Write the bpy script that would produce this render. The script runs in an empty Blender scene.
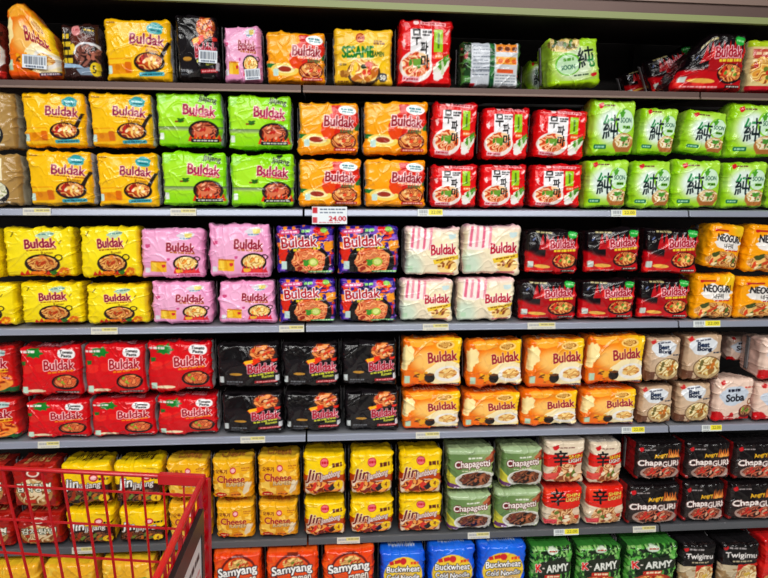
import bpy, bmesh, math
import numpy as np
from mathutils import Vector, Matrix

# ------------------------------------------------------------------ scene
SC = bpy.context.scene
COL = SC.collection
SC.view_settings.view_transform = 'Standard'
SC.view_settings.look = 'None'
SC.view_settings.gamma = 1.0
SC.view_settings.use_curve_mapping = False
SC.view_settings.exposure = EXPOSURE = 0.2

# ------------------------------------------------------------------ camera (solved from the shelf rails and bay seams)
FPX, PITCH, YAW, ROLL = 686.73, 0.1887, 0.08621, 0.00935
CAM = np.array([0.0, -2.1, 1.75])

def rotv(d):
    x, y, z = d                                   # right, forward, up
    c, s = math.cos(ROLL), math.sin(ROLL); x, z = c*x - s*z, s*x + c*z
    c, s = math.cos(PITCH), math.sin(PITCH); y, z = c*y + s*z, -s*y + c*z
    c, s = math.cos(YAW), math.sin(YAW); x, y = c*x + s*y, -s*x + c*y
    return np.array([x, y, z])

def ray(px, py):
    return rotv(((px - 384)/FPX, 1.0, -(py - 289)/FPX))

def at(px, py, Y):                                # pixel -> point on the plane y = Y
    d = ray(px, py); return CAM + d*(Y - CAM[1])/d[1]

def atz(px, py, Z):                               # pixel -> point on the plane z = Z
    d = ray(px, py); return CAM + d*(Z - CAM[2])/d[2]

cam = bpy.data.objects.new('camera', bpy.data.cameras.new('camera'))
COL.objects.link(cam)
r, f, u = rotv((1, 0, 0)), rotv((0, 1, 0)), rotv((0, 0, 1))
cam.matrix_world = Matrix(((r[0], u[0], -f[0], CAM[0]), (r[1], u[1], -f[1], CAM[1]), (r[2], u[2], -f[2], CAM[2]), (0, 0, 0, 1)))
cam.data.sensor_fit = 'HORIZONTAL'; cam.data.sensor_width = 36
cam.data.lens = FPX*36/768
cam.data.clip_start = 0.02
SC.camera = cam

# ------------------------------------------------------------------ noise, colour
def lin(c):
    c = np.asarray(c, float)
    return np.where(c <= 0.04045, c/12.92, ((c + 0.055)/1.055)**2.4)

def C(*a):
    return np.array(a, float)/255

def h3(i, j, k, s):
    with np.errstate(over='ignore'):
        n = (i.astype(np.uint32)*np.uint32(374761393) + j.astype(np.uint32)*np.uint32(668265263)
             + k.astype(np.uint32)*np.uint32(2246822519) + np.uint32((s*3266489917) & 0xffffffff))
        n = (n ^ (n >> np.uint32(13)))*np.uint32(1274126177)
        n = (n ^ (n >> np.uint32(16)))*np.uint32(2654435761)
        n = n ^ (n >> np.uint32(15))
    return n.astype(np.float64)/4294967295.0

def noise(x, y, z, s):                            # value noise in -1..1
    x, y, z = np.broadcast_arrays(np.asarray(x, float) + 1000, np.asarray(y, float) + 1000, np.asarray(z, float) + 1000)
    i, j, k = np.floor(x).astype(np.int64), np.floor(y).astype(np.int64), np.floor(z).astype(np.int64)
    fx, fy, fz = x - i, y - j, z - k
    fx, fy, fz = (q*q*q*(q*(q*6 - 15) + 10) for q in (fx, fy, fz))
    v = 0
    for a in (0, 1):
        for b in (0, 1):
            for c in (0, 1):
                v = v + h3(i + a, j + b, k + c, s)*(fx if a else 1 - fx)*(fy if b else 1 - fy)*(fz if c else 1 - fz)
    return v*2 - 1

def ridge(x, y, z, s):
    return 1 - 2*np.abs(noise(x, y, z, s))

def sstep(a, b, x):
    t = np.clip((x - a)/(b - a), 0, 1); return t*t*(3 - 2*t)

# ------------------------------------------------------------------ lettering: outlines of the built-in font as triangles
_glyph = {}
def glyphs(s):
    if s not in _glyph:
        cu = bpy.data.curves.new('lettering', 'FONT'); cu.body = s; cu.resolution_u = 4
        ob = bpy.data.objects.new('lettering', cu); COL.objects.link(ob)
        dg = bpy.context.evaluated_depsgraph_get()
        ev = ob.evaluated_get(dg); me = ev.to_mesh(); me.calc_loop_triangles()
        v = np.empty(len(me.vertices)*3); me.vertices.foreach_get('co', v); v = v.reshape(-1, 3)[:, :2].copy()
        t = np.empty(len(me.loop_triangles)*3, np.int32); me.loop_triangles.foreach_get('vertices', t); t = t.reshape(-1, 3).copy()
        ev.to_mesh_clear()
        bpy.data.objects.remove(ob); bpy.data.curves.remove(cu)
        lo, hi = v.min(0), v.max(0)
        _glyph[s] = ((v - lo)/(hi - lo), t)
    return _glyph[s]

def dilate(m, r):
    if r <= 0: return m
    out = m.copy(); R = int(math.ceil(r)); H, W = m.shape
    for dy in range(-R, R + 1):
        for dx in range(-R, R + 1):
            if dx*dx + dy*dy <= r*r + .3 and (dx or dy):
                ys, yd = (slice(0, H - dy), slice(dy, H)) if dy >= 0 else (slice(-dy, H), slice(0, H + dy))
                xs, xd = (slice(0, W - dx), slice(dx, W)) if dx >= 0 else (slice(-dx, W), slice(0, W + dx))
                out[yd, xd] |= m[ys, xs]
    return out

# ------------------------------------------------------------------ a printed design: drawn in unit coordinates, y up
class Print:
    def __init__(s, base, W=360, H=312, top=None, side=None):
        s.W, s.H = W, H
        s.a = np.empty((H, W, 3)); s.a[:] = C(*base)
        s.X = (np.arange(W) + .5)[None, :]/W*np.ones((H, 1)); s.Y = 1 - (np.arange(H) + .5)[:, None]/H*np.ones((1, W))
        s.base = base; s.top = top or base; s.side = side or base; s.topmark = None
    def put(s, m, c, al=1.0):
        c = C(*c)
        if m.dtype == bool: s.a[m] = s.a[m]*(1 - al) + c*al
        else: s.a = s.a*(1 - m[..., None]*al) + c*m[..., None]*al
        return s
    def rect(s, x0, y0, x1, y1, c, al=1.0): return s.put((s.X >= x0) & (s.X < x1) & (s.Y >= y0) & (s.Y < y1), c, al)
    def rrect(s, cx, cy, w, h, c, rot=0, rad=.4):
        dx, dy = (s.X - cx)*s.W, (s.Y - cy)*s.H; t = math.radians(rot)
        x, y = dx*math.cos(t) + dy*math.sin(t), -dx*math.sin(t) + dy*math.cos(t)
        hw, hh = w*s.W/2, h*s.H/2; q = rad*min(hw, hh)
        ax, ay = np.maximum(np.abs(x) - hw + q, 0), np.maximum(np.abs(y) - hh + q, 0)
        return s.put(np.hypot(ax, ay) <= q, c)
    def emask(s, cx, cy, rx, ry, rot=0, amp=0, n=6, seed=1):
        dx, dy = (s.X - cx)*s.W, (s.Y - cy)*s.H; t = math.radians(rot)
        x, y = (dx*math.cos(t) + dy*math.sin(t))/(rx*s.W), (-dx*math.sin(t) + dy*math.cos(t))/(ry*s.H)
        d = np.hypot(x, y)
        if amp:
            th = np.arctan2(y, x); d = d - amp*noise(np.cos(th)*n/3, np.sin(th)*n/3, 0, seed)
        return d <= 1
    def ell(s, cx, cy, rx, ry, c, rot=0, al=1.0): return s.put(s.emask(cx, cy, rx, ry, rot), c, al)
    def blob(s, cx, cy, rx, ry, c, rot=0, amp=.3, n=6, seed=1): return s.put(s.emask(cx, cy, rx, ry, rot, amp, n, seed), c)
    def glow(s, cx, cy, rx, ry, c, al=1.0):
        d = np.hypot((s.X - cx)/rx, (s.Y - cy)/ry); return s.put(1 - sstep(.35, 1, d), c, al)
    def poly(s, pts, c):
        m = np.zeros(s.X.shape, bool)
        for (xa, ya), (xb, yb) in zip(pts, pts[1:] + pts[:1]):
            if ya == yb: continue
            m ^= ((s.Y > ya) != (s.Y > yb)) & (s.X < (xb - xa)*(s.Y - ya)/(yb - ya) + xa)
        return s.put(m, c)
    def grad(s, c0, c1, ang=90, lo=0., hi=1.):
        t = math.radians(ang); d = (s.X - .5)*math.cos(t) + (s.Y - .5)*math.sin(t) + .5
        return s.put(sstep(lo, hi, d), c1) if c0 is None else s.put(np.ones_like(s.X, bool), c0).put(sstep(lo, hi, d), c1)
    def mottle(s, c, f=6, cut=.25, seed=3, al=1.0, m=None, fy=None):
        q = noise(s.X*f*1.15, s.Y*(fy or f), 0, seed) + .5*noise(s.X*f*2.5, s.Y*(fy or f)*2.3, 3, seed)
        k = q > cut
        return s.put(k if m is None else k & m, c, al)
    def noodles(s, cx, cy, rx, ry, base, hi, lo, bits=(), f=9, seed=5, rot=0, amp=.12):
        m = s.emask(cx, cy, rx, ry, rot, amp, 8, seed)
        w = noise(s.X*f, s.Y*f, 0, seed); q = np.abs(np.sin(9*(noise(s.X*f*.7 + .6*w, s.Y*f*.8 + .5*w, 1, seed))))
        s.put(m, base); s.put(m & (q > .72), hi); s.put(m & (q < .36), lo)
        rng = np.random.default_rng(seed)
        for c in bits:
            for _ in range(3):
                a, d = rng.uniform(0, 6.28), rng.uniform(0, .75)
                s.put(m & s.emask(cx + rx*d*math.cos(a), cy + ry*d*math.sin(a), rx*.17, ry*.17, rng.uniform(0, 90), .25, 6, seed), c)
        return s
    def flames(s, cx, cy, w, h, c, n=6, seed=2):
        rng = np.random.default_rng(seed)
        for i in range(n):
            x = cx + (i/(n - 1) - .5)*w; hh = h*rng.uniform(.6, 1.1); b = w/n*.8; l = rng.uniform(-.02, .03)
            s.poly([(x - b, cy - h*.3), (x - b*.6, cy + hh*.3), (x + l, cy + hh), (x + b*.5, cy + hh*.25), (x + b, cy - h*.3)], c)
        return s
    def tmask(s, t, cx, cy, w, h, rot=0, arc=0, shear=0, wave=0):
        v, tri = glyphs(t)
        x = (v[:, 0] - .5)*w*s.W; y = (v[:, 1] - .5)*h*s.H
        y = y + arc*s.H*(1 - (2*v[:, 0] - 1)**2) + wave*s.H*np.sin(v[:, 0]*12.5)
        x = x + shear*y
        a = math.radians(rot); X = cx*s.W + x*math.cos(a) - y*math.sin(a); Y = (1 - cy)*s.H - (x*math.sin(a) + y*math.cos(a))
        m = np.zeros((s.H, s.W), bool); T = np.stack([X, Y], 1)[tri]
        for p in T:
            x0, y0 = np.floor(p.min(0)).astype(int); x1, y1 = np.ceil(p.max(0)).astype(int) + 1
            x0, y0, x1, y1 = max(x0, 0), max(y0, 0), min(x1, s.W), min(y1, s.H)
            if x0 >= x1 or y0 >= y1: continue
            gx, gy = np.arange(x0, x1)[None, :] + .5, np.arange(y0, y1)[:, None] + .5
            e = [(p[(k + 1) % 3, 0] - p[k, 0])*(gy - p[k, 1]) - (p[(k + 1) % 3, 1] - p[k, 1])*(gx - p[k, 0]) for k in range(3)]
            m[y0:y1, x0:x1] |= ((e[0] >= 0) & (e[1] >= 0) & (e[2] >= 0)) | ((e[0] <= 0) & (e[1] <= 0) & (e[2] <= 0))
        return m
    def text(s, t, cx, cy, w, h, c, rot=0, bold=0, out=None, orad=3, arc=0, shear=0, wave=0):
        m = dilate(s.tmask(t, cx, cy, w, h, rot, arc, shear, wave), bold)
        if out is not None: s.put(dilate(m, orad), out)
        return s.put(m, c)
    def dashes(s, cx, cy, w, h, c, rot=0, n=9, seed=1):              # print too small to read
        rng = np.random.default_rng(seed); a = math.radians(rot); x = -w/2
        while x < w/2:
            l = w/n*rng.uniform(.5, 1.3)
            s.rrect(cx + (x + l/2)*math.cos(a), cy + (x + l/2)*math.sin(a)*s.W/s.H, l, h, c, rot, .2); x += l*1.25
        return s
    def logo(s, cx, cy, w=.46, h=.17, rot=5, fill=(150, 22, 62), out=(255, 240, 240), orad=4, bold=2.0):
        return s.text('Buldak', cx, cy, w, h, fill, rot, bold, out, orad, arc=.012)
    def pan(s, cx, cy, rx, ry, base, hi, lo, bits=(), rim=(45, 30, 28), seed=5, handle=False, k=.84):
        if handle: s.poly([(cx + rx*.6, cy + ry*.5), (cx + rx*1.2, cy + ry*2.1), (cx + rx*1.36, cy + ry*2.0), (cx + rx*.85, cy + ry*.2)], rim)
        s.ell(cx, cy, rx, ry, rim)
        return s.noodles(cx, cy + ry*.06, rx*k, ry*k*.92, base, hi, lo, bits, seed=seed, amp=.08)
    def small(s):
        q = s.a.reshape(s.H//3, 3, s.W//3, 3, 3).mean((1, 3)); return q          # rows top to bottom
# ------------------------------------------------------------------ the printed designs
MAG, DRED, WH, BK = (158, 24, 78), (165, 18, 40), (250, 248, 246), (18, 15, 16)
SOUP = dict(base=(214, 100, 34), hi=(248, 200, 116), lo=(150, 40, 18))
REDN = dict(base=(204, 84, 36), hi=(246, 180, 105), lo=(134, 28, 16))
YELN = dict(base=(238, 190, 90), hi=(255, 234, 170), lo=(190, 120, 45))
BRWN = dict(base=(84, 42, 26), hi=(150, 92, 60), lo=(40, 20, 14))
CRMN = dict(base=(226, 190, 130), hi=(250, 230, 185), lo=(178, 120, 66))
DES = {}
def design(f):
    DES[f.__name__] = f(); return f

@design
def cheese():
    p = Print((249, 194, 12), side=(214, 214, 216), top=(240, 180, 10))
    p.glow(.3, .5, .5, .6, (255, 206, 30), .8)
    p.rrect(.24, .24, .36, .24, (240, 158, 10), 2, .3); p.rrect(.24, .31, .34, .07, (252, 206, 40), 2, .8); p.rrect(.36, .22, .09, .17, (226, 120, 10), 2, .5)
    p.ell(.2, .22, .04, .05, (226, 140, 8)); p.rrect(.075, .18, .085, .13, (206, 232, 220))
    p.blob(.78, .82, .13, .085, (58, 172, 178), -6, .18, 5, 4); p.dashes(.78, .83, .16, .02, (230, 250, 250), -6); p.dashes(.78, .79, .12, .018, (20, 80, 100), -6, seed=2)
    p.dashes(.13, .9, .12, .022, (150, 100, 20))
    p.logo(.66, .645, .5, .16, -4, MAG, (255, 232, 200), 3)
    p.dashes(.66, .54, .44, .018, (160, 70, 30), -6, 12); p.text('Ramen', .74, .475, .2, .06, (110, 40, 25), -4, .6)
    p.pan(.68, .3, .23, .155, **SOUP, bits=((255, 226, 130), (200, 40, 30), (255, 240, 200)), seed=4, handle=True)
    p.rrect(.71, .12, .38, .065, (70, 180, 195), 2, .7); p.dashes(.71, .12, .3, .02, (20, 70, 90), 2)
    return p

@design
def lime():
    p = Print((152, 226, 22), side=(206, 214, 216), top=(140, 215, 20))
    p.glow(.3, .55, .5, .5, (186, 240, 60), .8)
    p.rect(0, .33, 1, .36, (150, 170, 120)); p.rect(0, .36, 1, .375, (104, 140, 70)); p.rect(0, .3, .6, .33, (176, 214, 110))
    p.rrect(.08, .2, .07, .12, (236, 246, 236)); p.blob(.1, .86, .06, .07, (186, 244, 130), 0, .4)
    p.text('Jjajang', .79, .845, .27, .12, (36, 40, 60), -10, 1, (196, 240, 120), 2); p.blob(.77, .94, .05, .03, (30, 50, 20), 10, .4)
    p.logo(.665, .655, .48, .175, -4, (176, 24, 76), (255, 214, 224), 3)
    p.dashes(.7, .55, .4, .025, (226, 60, 90), -6, 7)
    p.pan(.72, .3, .23, .185, (150, 48, 28), (226, 130, 90), (80, 24, 18), bits=((250, 190, 150), (200, 40, 30)), seed=8)
    p.flames(.73, .15, .42, .12, (226, 70, 24), 7, 3); p.flames(.75, .13, .3, .07, (250, 160, 30), 6, 5)
    p.rrect(.73, .13, .42, .065, BK, 0, .3); p.dashes(.73, .13, .35, .022, (240, 245, 230), 0, 8)
    p.rrect(.36, .46, .13, .03, (150, 60, 40), 0, .8); p.blob(.38, .49, .05, .035, (50, 110, 30), 0, .5)
    return p

@design
def orange():
    p = Print((250, 164, 8), side=(210, 216, 220), top=(240, 150, 8))
    p.glow(.2, .8, .5, .5, (255, 186, 40), .8)
    p.rrect(.2, .33, .42, .08, (36, 130, 60), -4, .2); p.rect(.92, .45, 1, .72, (36, 128, 60))
    p.ell(.3, .27, .23, .115, (250, 222, 110), -4); p.ell(.3, .28, .17, .075, (255, 240, 180), -4); p.ell(.3, .28, .11, .05, (170, 60, 40), -4)
    p.rrect(.15, .22, .09, .13, (206, 234, 226))
    p.blob(.7, .58, .3, .22, (222, 44, 22), 10, .2, 6, 3); p.blob(.5, .45, .1, .2, (236, 80, 20), 20, .3, 6, 8); p.blob(.62, .85, .08, .07, (216, 40, 30), 0, .3)
    p.ell(.8, .81, .145, .085, (246, 250, 250), -6); p.dashes(.8, .83, .2, .03, (60, 140, 150), -6, 5); p.dashes(.8, .785, .16, .022, (60, 140, 150), -6, 6)
    p.logo(.67, .605, .47, .19, -3, (160, 16, 40), (255, 236, 236), 4, 2.5)
    p.dashes(.7, .485, .36, .03, (250, 214, 180), -5, 9); p.text('RAMEN', .79, .43, .2, .055, (60, 130, 80), -3, 1)
    p.pan(.74, .25, .205, .165, **REDN, bits=((250, 214, 150), (240, 90, 50)), seed=6, rim=(110, 40, 20), k=.92)
    p.rrect(.76, .1, .36, .055, (208, 30, 30), 0, .4); p.dashes(.76, .1, .3, .022, (255, 220, 200), 0, 9)
    p.dashes(.16, .91, .14, .02, (150, 90, 10))
    return p

@design
def radish():
    p = Print((230, 22, 28), side=(198, 20, 26), top=(224, 30, 36))
    p.rect(0, .86, 1, 1, (214, 22, 30)); p.rrect(.62, .9, .46, .05, (250, 190, 196), -2, .4); p.dashes(.62, .9, .4, .02, (190, 24, 36), -2, 8)
    p.ell(.32, .915, .05, .035, (250, 220, 220))
    p.rect(.22, .38, .6, .82, (244, 242, 244)); p.rect(.64, .5, .8, .82, (164, 212, 34)); p.dashes(.72, .66, .03, .22, (80, 120, 20), 0, 2)
    p.rect(.66, .4, .8, .48, (245, 120, 40)); p.dashes(.73, .44, .12, .03, (255, 230, 200), 0, 3)
    p.blob(.78, .28, .15, .1, (240, 240, 226), 15, .35, 7, 3); p.blob(.82, .36, .13, .055, (90, 160, 40), 40, .5, 8, 5); p.blob(.72, .17, .09, .06, (246, 244, 240), 0, .4)
    p.mottle((214, 226, 190), 14, .4, 4, 1, p.emask(.78, .28, .15, .1))
    p.ell(.33, .29, .29, .225, (246, 238, 232)); p.noodles(.33, .31, .25, .18, (236, 120, 60), (252, 216, 170), (204, 60, 30), ((250, 240, 220), (90, 150, 50)), seed=3)
    p.blob(.34, .36, .08, .05, (120, 170, 60), 0, .4)
    p.rrect(.24, .11, .3, .07, (238, 190, 200), -2, .4); p.dashes(.24, .11, .26, .025, (190, 20, 40), -2, 7)
    p.text('무', .33, .71, .16, .22, BK, 0, 2.6); p.text('파', .47, .56, .13, .17, BK, 0, 2.2); p.text('마', .49, .36, .14, .19, BK, 0, 2.2)
    p.dashes(.5, .78, .14, .035, (40, 40, 44), 0, 4); p.dashes(.5, .735, .14, .03, (40, 40, 44), 0, 5)
    p.blob(.1, .62, .03, .05, (250, 200, 200), 20, .5); p.blob(.88, .78, .05, .02, (250, 200, 200), 35, .5)
    return p

@design
def soon():
    p = Print((166, 220, 36), side=(176, 216, 70), top=(160, 216, 36))
    p.put((1 - sstep(.45, .95, np.hypot((p.X - .45)/.52, (p.Y - .52)/.47))), (226, 242, 232))
    p.rect(0, 0, 1, .09, (160, 216, 40)); p.glow(.8, .85, .3, .3, (186, 232, 90), .7)
    p.blob(.2, .87, .055, .045, (216, 24, 44), 15, .25); p.dashes(.39, .87, .26, .028, (120, 60, 60), 0, 5)
    p.ell(.72, .6, .215, .225, (150, 214, 60)); p.ell(.74, .6, .19, .2, (214, 242, 214)); p.blob(.66, .74, .06, .05, (90, 170, 50), 30, .5)
    p.text('SOON', .75, .62, .25, .085, (60, 110, 90), 0, 1.2); p.rrect(.77, .5, .17, .06, (120, 190, 30), 0, .4); p.dashes(.77, .5, .13, .03, (40, 90, 20), 0, 3)
    m = dilate(p.tmask('純', .42, .5, .34, .42), 2.2)
    p.put(m, (24, 44, 48)); p.put(m & (p.Y > .56) & (p.X < .47), (40, 150, 84))
    p.ell(.72, .235, .235, .165, (196, 138, 78)); p.poly([(.49, .22), (.95, .22), (.88, .07), (.58, .07)], (186, 122, 62))
    p.noodles(.72, .27, .205, .12, (238, 216, 160), (252, 244, 214), (200, 160, 90), ((80, 150, 60), (170, 90, 60)), seed=9)
    p.blob(.73, .31, .09, .04, (90, 160, 60), 0, .5)
    p.rrect(.22, .16, .26, .075, (20, 120, 84), 0, .5); p.dashes(.22, .16, .2, .03, (170, 220, 190), 0, 5)
    return p

@design
def beige():
    p = Print((196, 164, 104), side=(186, 176, 150), top=(190, 160, 104))
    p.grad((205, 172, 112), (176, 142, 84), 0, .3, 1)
    p.rect(.06, .5, .66, .9, (240, 230, 200)); p.text('RO', .46, .76, .2, .15, (140, 50, 30), 0, 1.5); p.dashes(.4, .6, .4, .04, (120, 80, 50), 0, 5)
    p.ell(.42, .27, .34, .24, (40, 42, 46)); p.noodles(.42, .3, .3, .19, (226, 224, 190), (246, 244, 226), (170, 176, 130), ((110, 160, 60), (250, 250, 240)), seed=3)
    p.blob(.42, .34, .12, .07, (100, 170, 50), 0, .5); p.dashes(.62, .09, .3, .03, (244, 236, 214), 0, 5)
    return p

@design
def yellow():
    p = Print((246, 222, 20), side=(232, 206, 20), top=(236, 206, 22))
    p.glow(.5, .6, .6, .5, (254, 236, 50), .8)
    p.blob(.6, .83, .12, .06, (196, 220, 190), 4, .3, 6, 3); p.dashes(.6, .85, .18, .022, (90, 150, 150), 4, 4)
    p.dashes(.15, .84, .08, .02, (60, 50, 20), 60, 3); p.dashes(.8, .7, .06, .02, (120, 90, 20), 60, 3)
    p.logo(.53, .675, .42, .165, 3, (150, 22, 66), (255, 206, 170), 3)
    p.dashes(.54, .565, .4, .022, (170, 90, 30), 4, 11); p.text('Ramen', .62, .51, .16, .055, (100, 40, 25), 3, .6)
    p.ell(.77, .42, .06, .06, (60, 40, 20)); p.ell(.77, .42, .04, .04, (246, 222, 20))
    p.pan(.54, .3, .245, .185, (216, 128, 60), (246, 196, 110), (150, 70, 30), ((240, 150, 60), (190, 70, 30)), seed=12)
    p.flames(.5, .1, .5, .1, (220, 50, 24), 8, 3); p.blob(.46, .12, .1, .05, (250, 140, 30), 0, .4); p.blob(.68, .14, .05, .04, (60, 130, 40), 20, .4)
    p.blob(.83, .13, .08, .11, (246, 190, 30), 0, .2); p.mottle((226, 120, 20), 20, .2, 6, 1, p.emask(.83, .13, .08, .11))
    p.rrect(.78, .055, .26, .035, (190, 30, 30), 0, .4)
    return p

@design
def pink():
    p = Print((238, 166, 206), side=(226, 160, 200), top=(240, 178, 212))
    p.glow(.4, .55, .5, .5, (246, 190, 220), .8)
    p.blob(.72, .85, .13, .07, (226, 222, 230), 0, .3, 6, 3); p.blob(.76, .86, .06, .045, (236, 220, 130), 0, .3); p.dashes(.72, .8, .18, .022, (120, 160, 190), 0, 5)
    p.rrect(.28, .25, .25, .2, (246, 190, 40), -2, .15); p.rrect(.21, .25, .08, .19, (250, 214, 80), -2, .1); p.rrect(.29, .35, .25, .03, (216, 130, 30), -2, .2); p.blob(.36, .27, .03, .03, (220, 40, 60), 0, .2)
    p.rrect(.1, .18, .08, .1, (226, 226, 232)); p.blob(.12, .66, .04, .035, (214, 90, 140), 0, .3); p.blob(.44, .4, .025, .025, (214, 90, 150), 0, .3)
    p.logo(.64, .62, .44, .17, -3, (156, 26, 54), (250, 200, 214), 3)
    p.dashes(.66, .52, .38, .03, (196, 120, 60), -4, 8)
    p.ell(.88, .4, .06, .05, (60, 30, 30)); p.ell(.88, .4, .04, .03, (238, 166, 206))
    p.pan(.71, .31, .2, .165, **YELN, bits=((250, 220, 120), (240, 150, 60)), seed=7)
    p.flames(.72, .15, .34, .1, (226, 40, 70), 7, 4); p.blob(.6, .17, .06, .035, (248, 190, 60), 0, .3); p.blob(.76, .16, .09, .03, (240, 70, 60), 0, .4)
    p.dashes(.74, .085, .36, .03, (206, 60, 110), 0, 8)
    return p

@design
def purple():
    p = Print((58, 34, 150), side=(44, 26, 110), top=(60, 40, 160))
    p.mottle((36, 22, 90), 5, .2, 3); p.mottle((226, 60, 30), 9, .55, 6); p.mottle((245, 150, 30), 11, .62, 8); p.mottle((140, 90, 200), 8, .5, 12)
    p.blob(.12, .42, .09, .12, (226, 50, 30), 20, .4); p.blob(.08, .6, .06, .06, (240, 140, 40), 0, .4); p.blob(.9, .6, .09, .1, (245, 160, 40), 0, .3)
    p.rrect(.24, .86, .34, .09, (214, 80, 140), 4, .9); p.dashes(.24, .86, .28, .03, (250, 220, 240), 4, 5); p.dashes(.5, .88, .12, .05, (150, 220, 120), 4, 2)
    p.ell(.7, .9, .06, .06, (226, 30, 30)); p.ell(.82, .9, .06, .05, (150, 210, 90))
    p.rrect(.9, .3, .08, .2, (220, 60, 50), 0, .4)
    p.ell(.54, .25, .38, .4, (24, 20, 24)); p.dashes(.5, .53, .4, .05, (236, 214, 40), 6, 6)
    p.noodles(.56, .27, .29, .27, (232, 110, 60), (250, 180, 120), (176, 50, 30), ((250, 150, 90),), seed=4, f=12)
    p.blob(.52, .27, .06, .06, (70, 160, 50), 0, .5); p.ell(.64, .27, .085, .085, (176, 206, 70)); p.ell(.64, .27, .06, .06, (226, 236, 150))
    p.rrect(.14, .2, .09, .16, (200, 226, 220), 0, .1)
    p.rrect(.76, .075, .42, .045, (70, 170, 70), 0, .4); p.dashes(.76, .075, .36, .02, (220, 250, 210), 0, 8)
    p.logo(.4, .66, .6, .2, 4, (186, 26, 46), (252, 246, 246), 5, 2.5)
    return p

@design
def cream():
    p = Print((244, 232, 204), side=(236, 214, 200), top=(238, 180, 196))
    p.grad(None, (240, 196, 206), 90, .82, 1.05); p.glow(.1, .2, .3, .4, (206, 226, 206), .9); p.glow(.7, .5, .4, .3, (250, 240, 200), 1)
    p.poly([(.07, .52), (.1, .96), (.42, .98), (.5, .6), (.3, .5)], (250, 238, 232))
    for k, x in enumerate((.1, .2, .31, .42)):
        p.poly([(x, .58 - .02*k), (x + .03, .95), (x + .075, .96), (x + .045, .56)], (232, 120, 150) if k % 2 == 0 else (240, 160, 176))
    p.blob(.84, .8, .07, .05, (206, 226, 226), 0, .3)
    p.poly([(.5, .34), (.95, .44), (.97, .36), (.53, .25)], (240, 206, 60)); p.dashes(.73, .36, .34, .025, (150, 90, 30), 9, 7)
    p.noodles(.76, .2, .18, .13, (226, 170, 90), (250, 220, 150), (150, 90, 40), ((240, 190, 60), (160, 80, 40)), seed=3)
    p.rrect(.74, .07, .3, .04, (226, 120, 130), 0, .4); p.rrect(.1, .17, .09, .1, (190, 220, 190), 0, .2)
    p.logo(.69, .54, .45, .2, 2, (196, 24, 62), (255, 246, 236), 3, 2.5)
    return p

@design
def redblack():
    p = Print((200, 16, 30), side=(40, 14, 18), top=(26, 18, 20))
    p.put(sstep(.36, .46, p.Y + .3*p.X - .12 + .05*noise(p.X*5, p.Y*5, 0, 3)), (24, 17, 22))
    p.flames(.62, .62, .66, .24, (190, 22, 34), 8, 4); p.flames(.66, .56, .5, .2, (226, 44, 34), 7, 9); p.rect(.35, .35, 1, .58, (176, 16, 28))
    p.rect(0, 0, 1, .13, (214, 16, 32)); p.mottle((240, 60, 50), 6, .5, 5, 1, p.Y < .25)
    p.dashes(.3, .9, .24, .035, (190, 180, 130), -3, 4); p.dashes(.14, .76, .06, .03, (120, 140, 190), 50, 3)
    p.ell(.31, .19, .15, .04, (240, 190, 90), -4); p.rrect(.1, .23, .1, .13, (204, 214, 206), 0, .2)
    p.blob(.85, .86, .09, .075, (40, 180, 70), -8, .15); p.dashes(.85, .86, .11, .03, (170, 240, 170), -8, 4)
    p.logo(.66, .665, .46, .18, 2, (176, 18, 44), (252, 214, 220), 4, 2.3)
    p.dashes(.7, .535, .4, .05, (240, 214, 60), 2, 8)
    p.pan(.71, .31, .23, .17, **REDN, bits=((250, 220, 130), (220, 50, 30), (110, 160, 60)), seed=4, rim=(30, 16, 18), k=.9)
    p.rrect(.79, .1, .26, .05, BK, 0, .3); p.dashes(.79, .1, .2, .02, (240, 230, 220), 0, 6); p.dashes(.3, .085, .4, .02, (255, 190, 190), 0, 12)
    return p

@design
def neoguri():
    p = Print((250, 172, 14), W=306, H=330, side=(244, 164, 14), top=(248, 170, 20))
    p.glow(.9, .9, .4, .3, (240, 206, 40), .8)
    p.noodles(.5, .2, .46, .2, (206, 130, 60), (240, 196, 120), (150, 70, 34), ((90, 120, 50), (220, 80, 40), (246, 226, 180)), seed=7, f=7)
    p.blob(.25, .32, .1, .05, (80, 90, 40), 20, .3)
    p.blob(.53, .61, .36, .18, (240, 236, 230), -3, .22, 9, 5)
    p.text('NEOGURI', .53, .68, .62, .15, (28, 24, 30), -2, 2.2, wave=.006); p.text('너구리', .55, .52, .24, .1, (40, 34, 34), 0, 1)
    p.rrect(.34, .84, .3, .04, (190, 60, 40), 0, .4); p.blob(.17, .84, .05, .03, (206, 30, 40), 0, .2)
    p.dashes(.62, .42, .3, .03, (214, 60, 40), 0, 4); p.ell(.8, .12, .07, .05, (60, 40, 30)); p.ell(.8, .12, .045, .03, (240, 200, 130))
    return p

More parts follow.
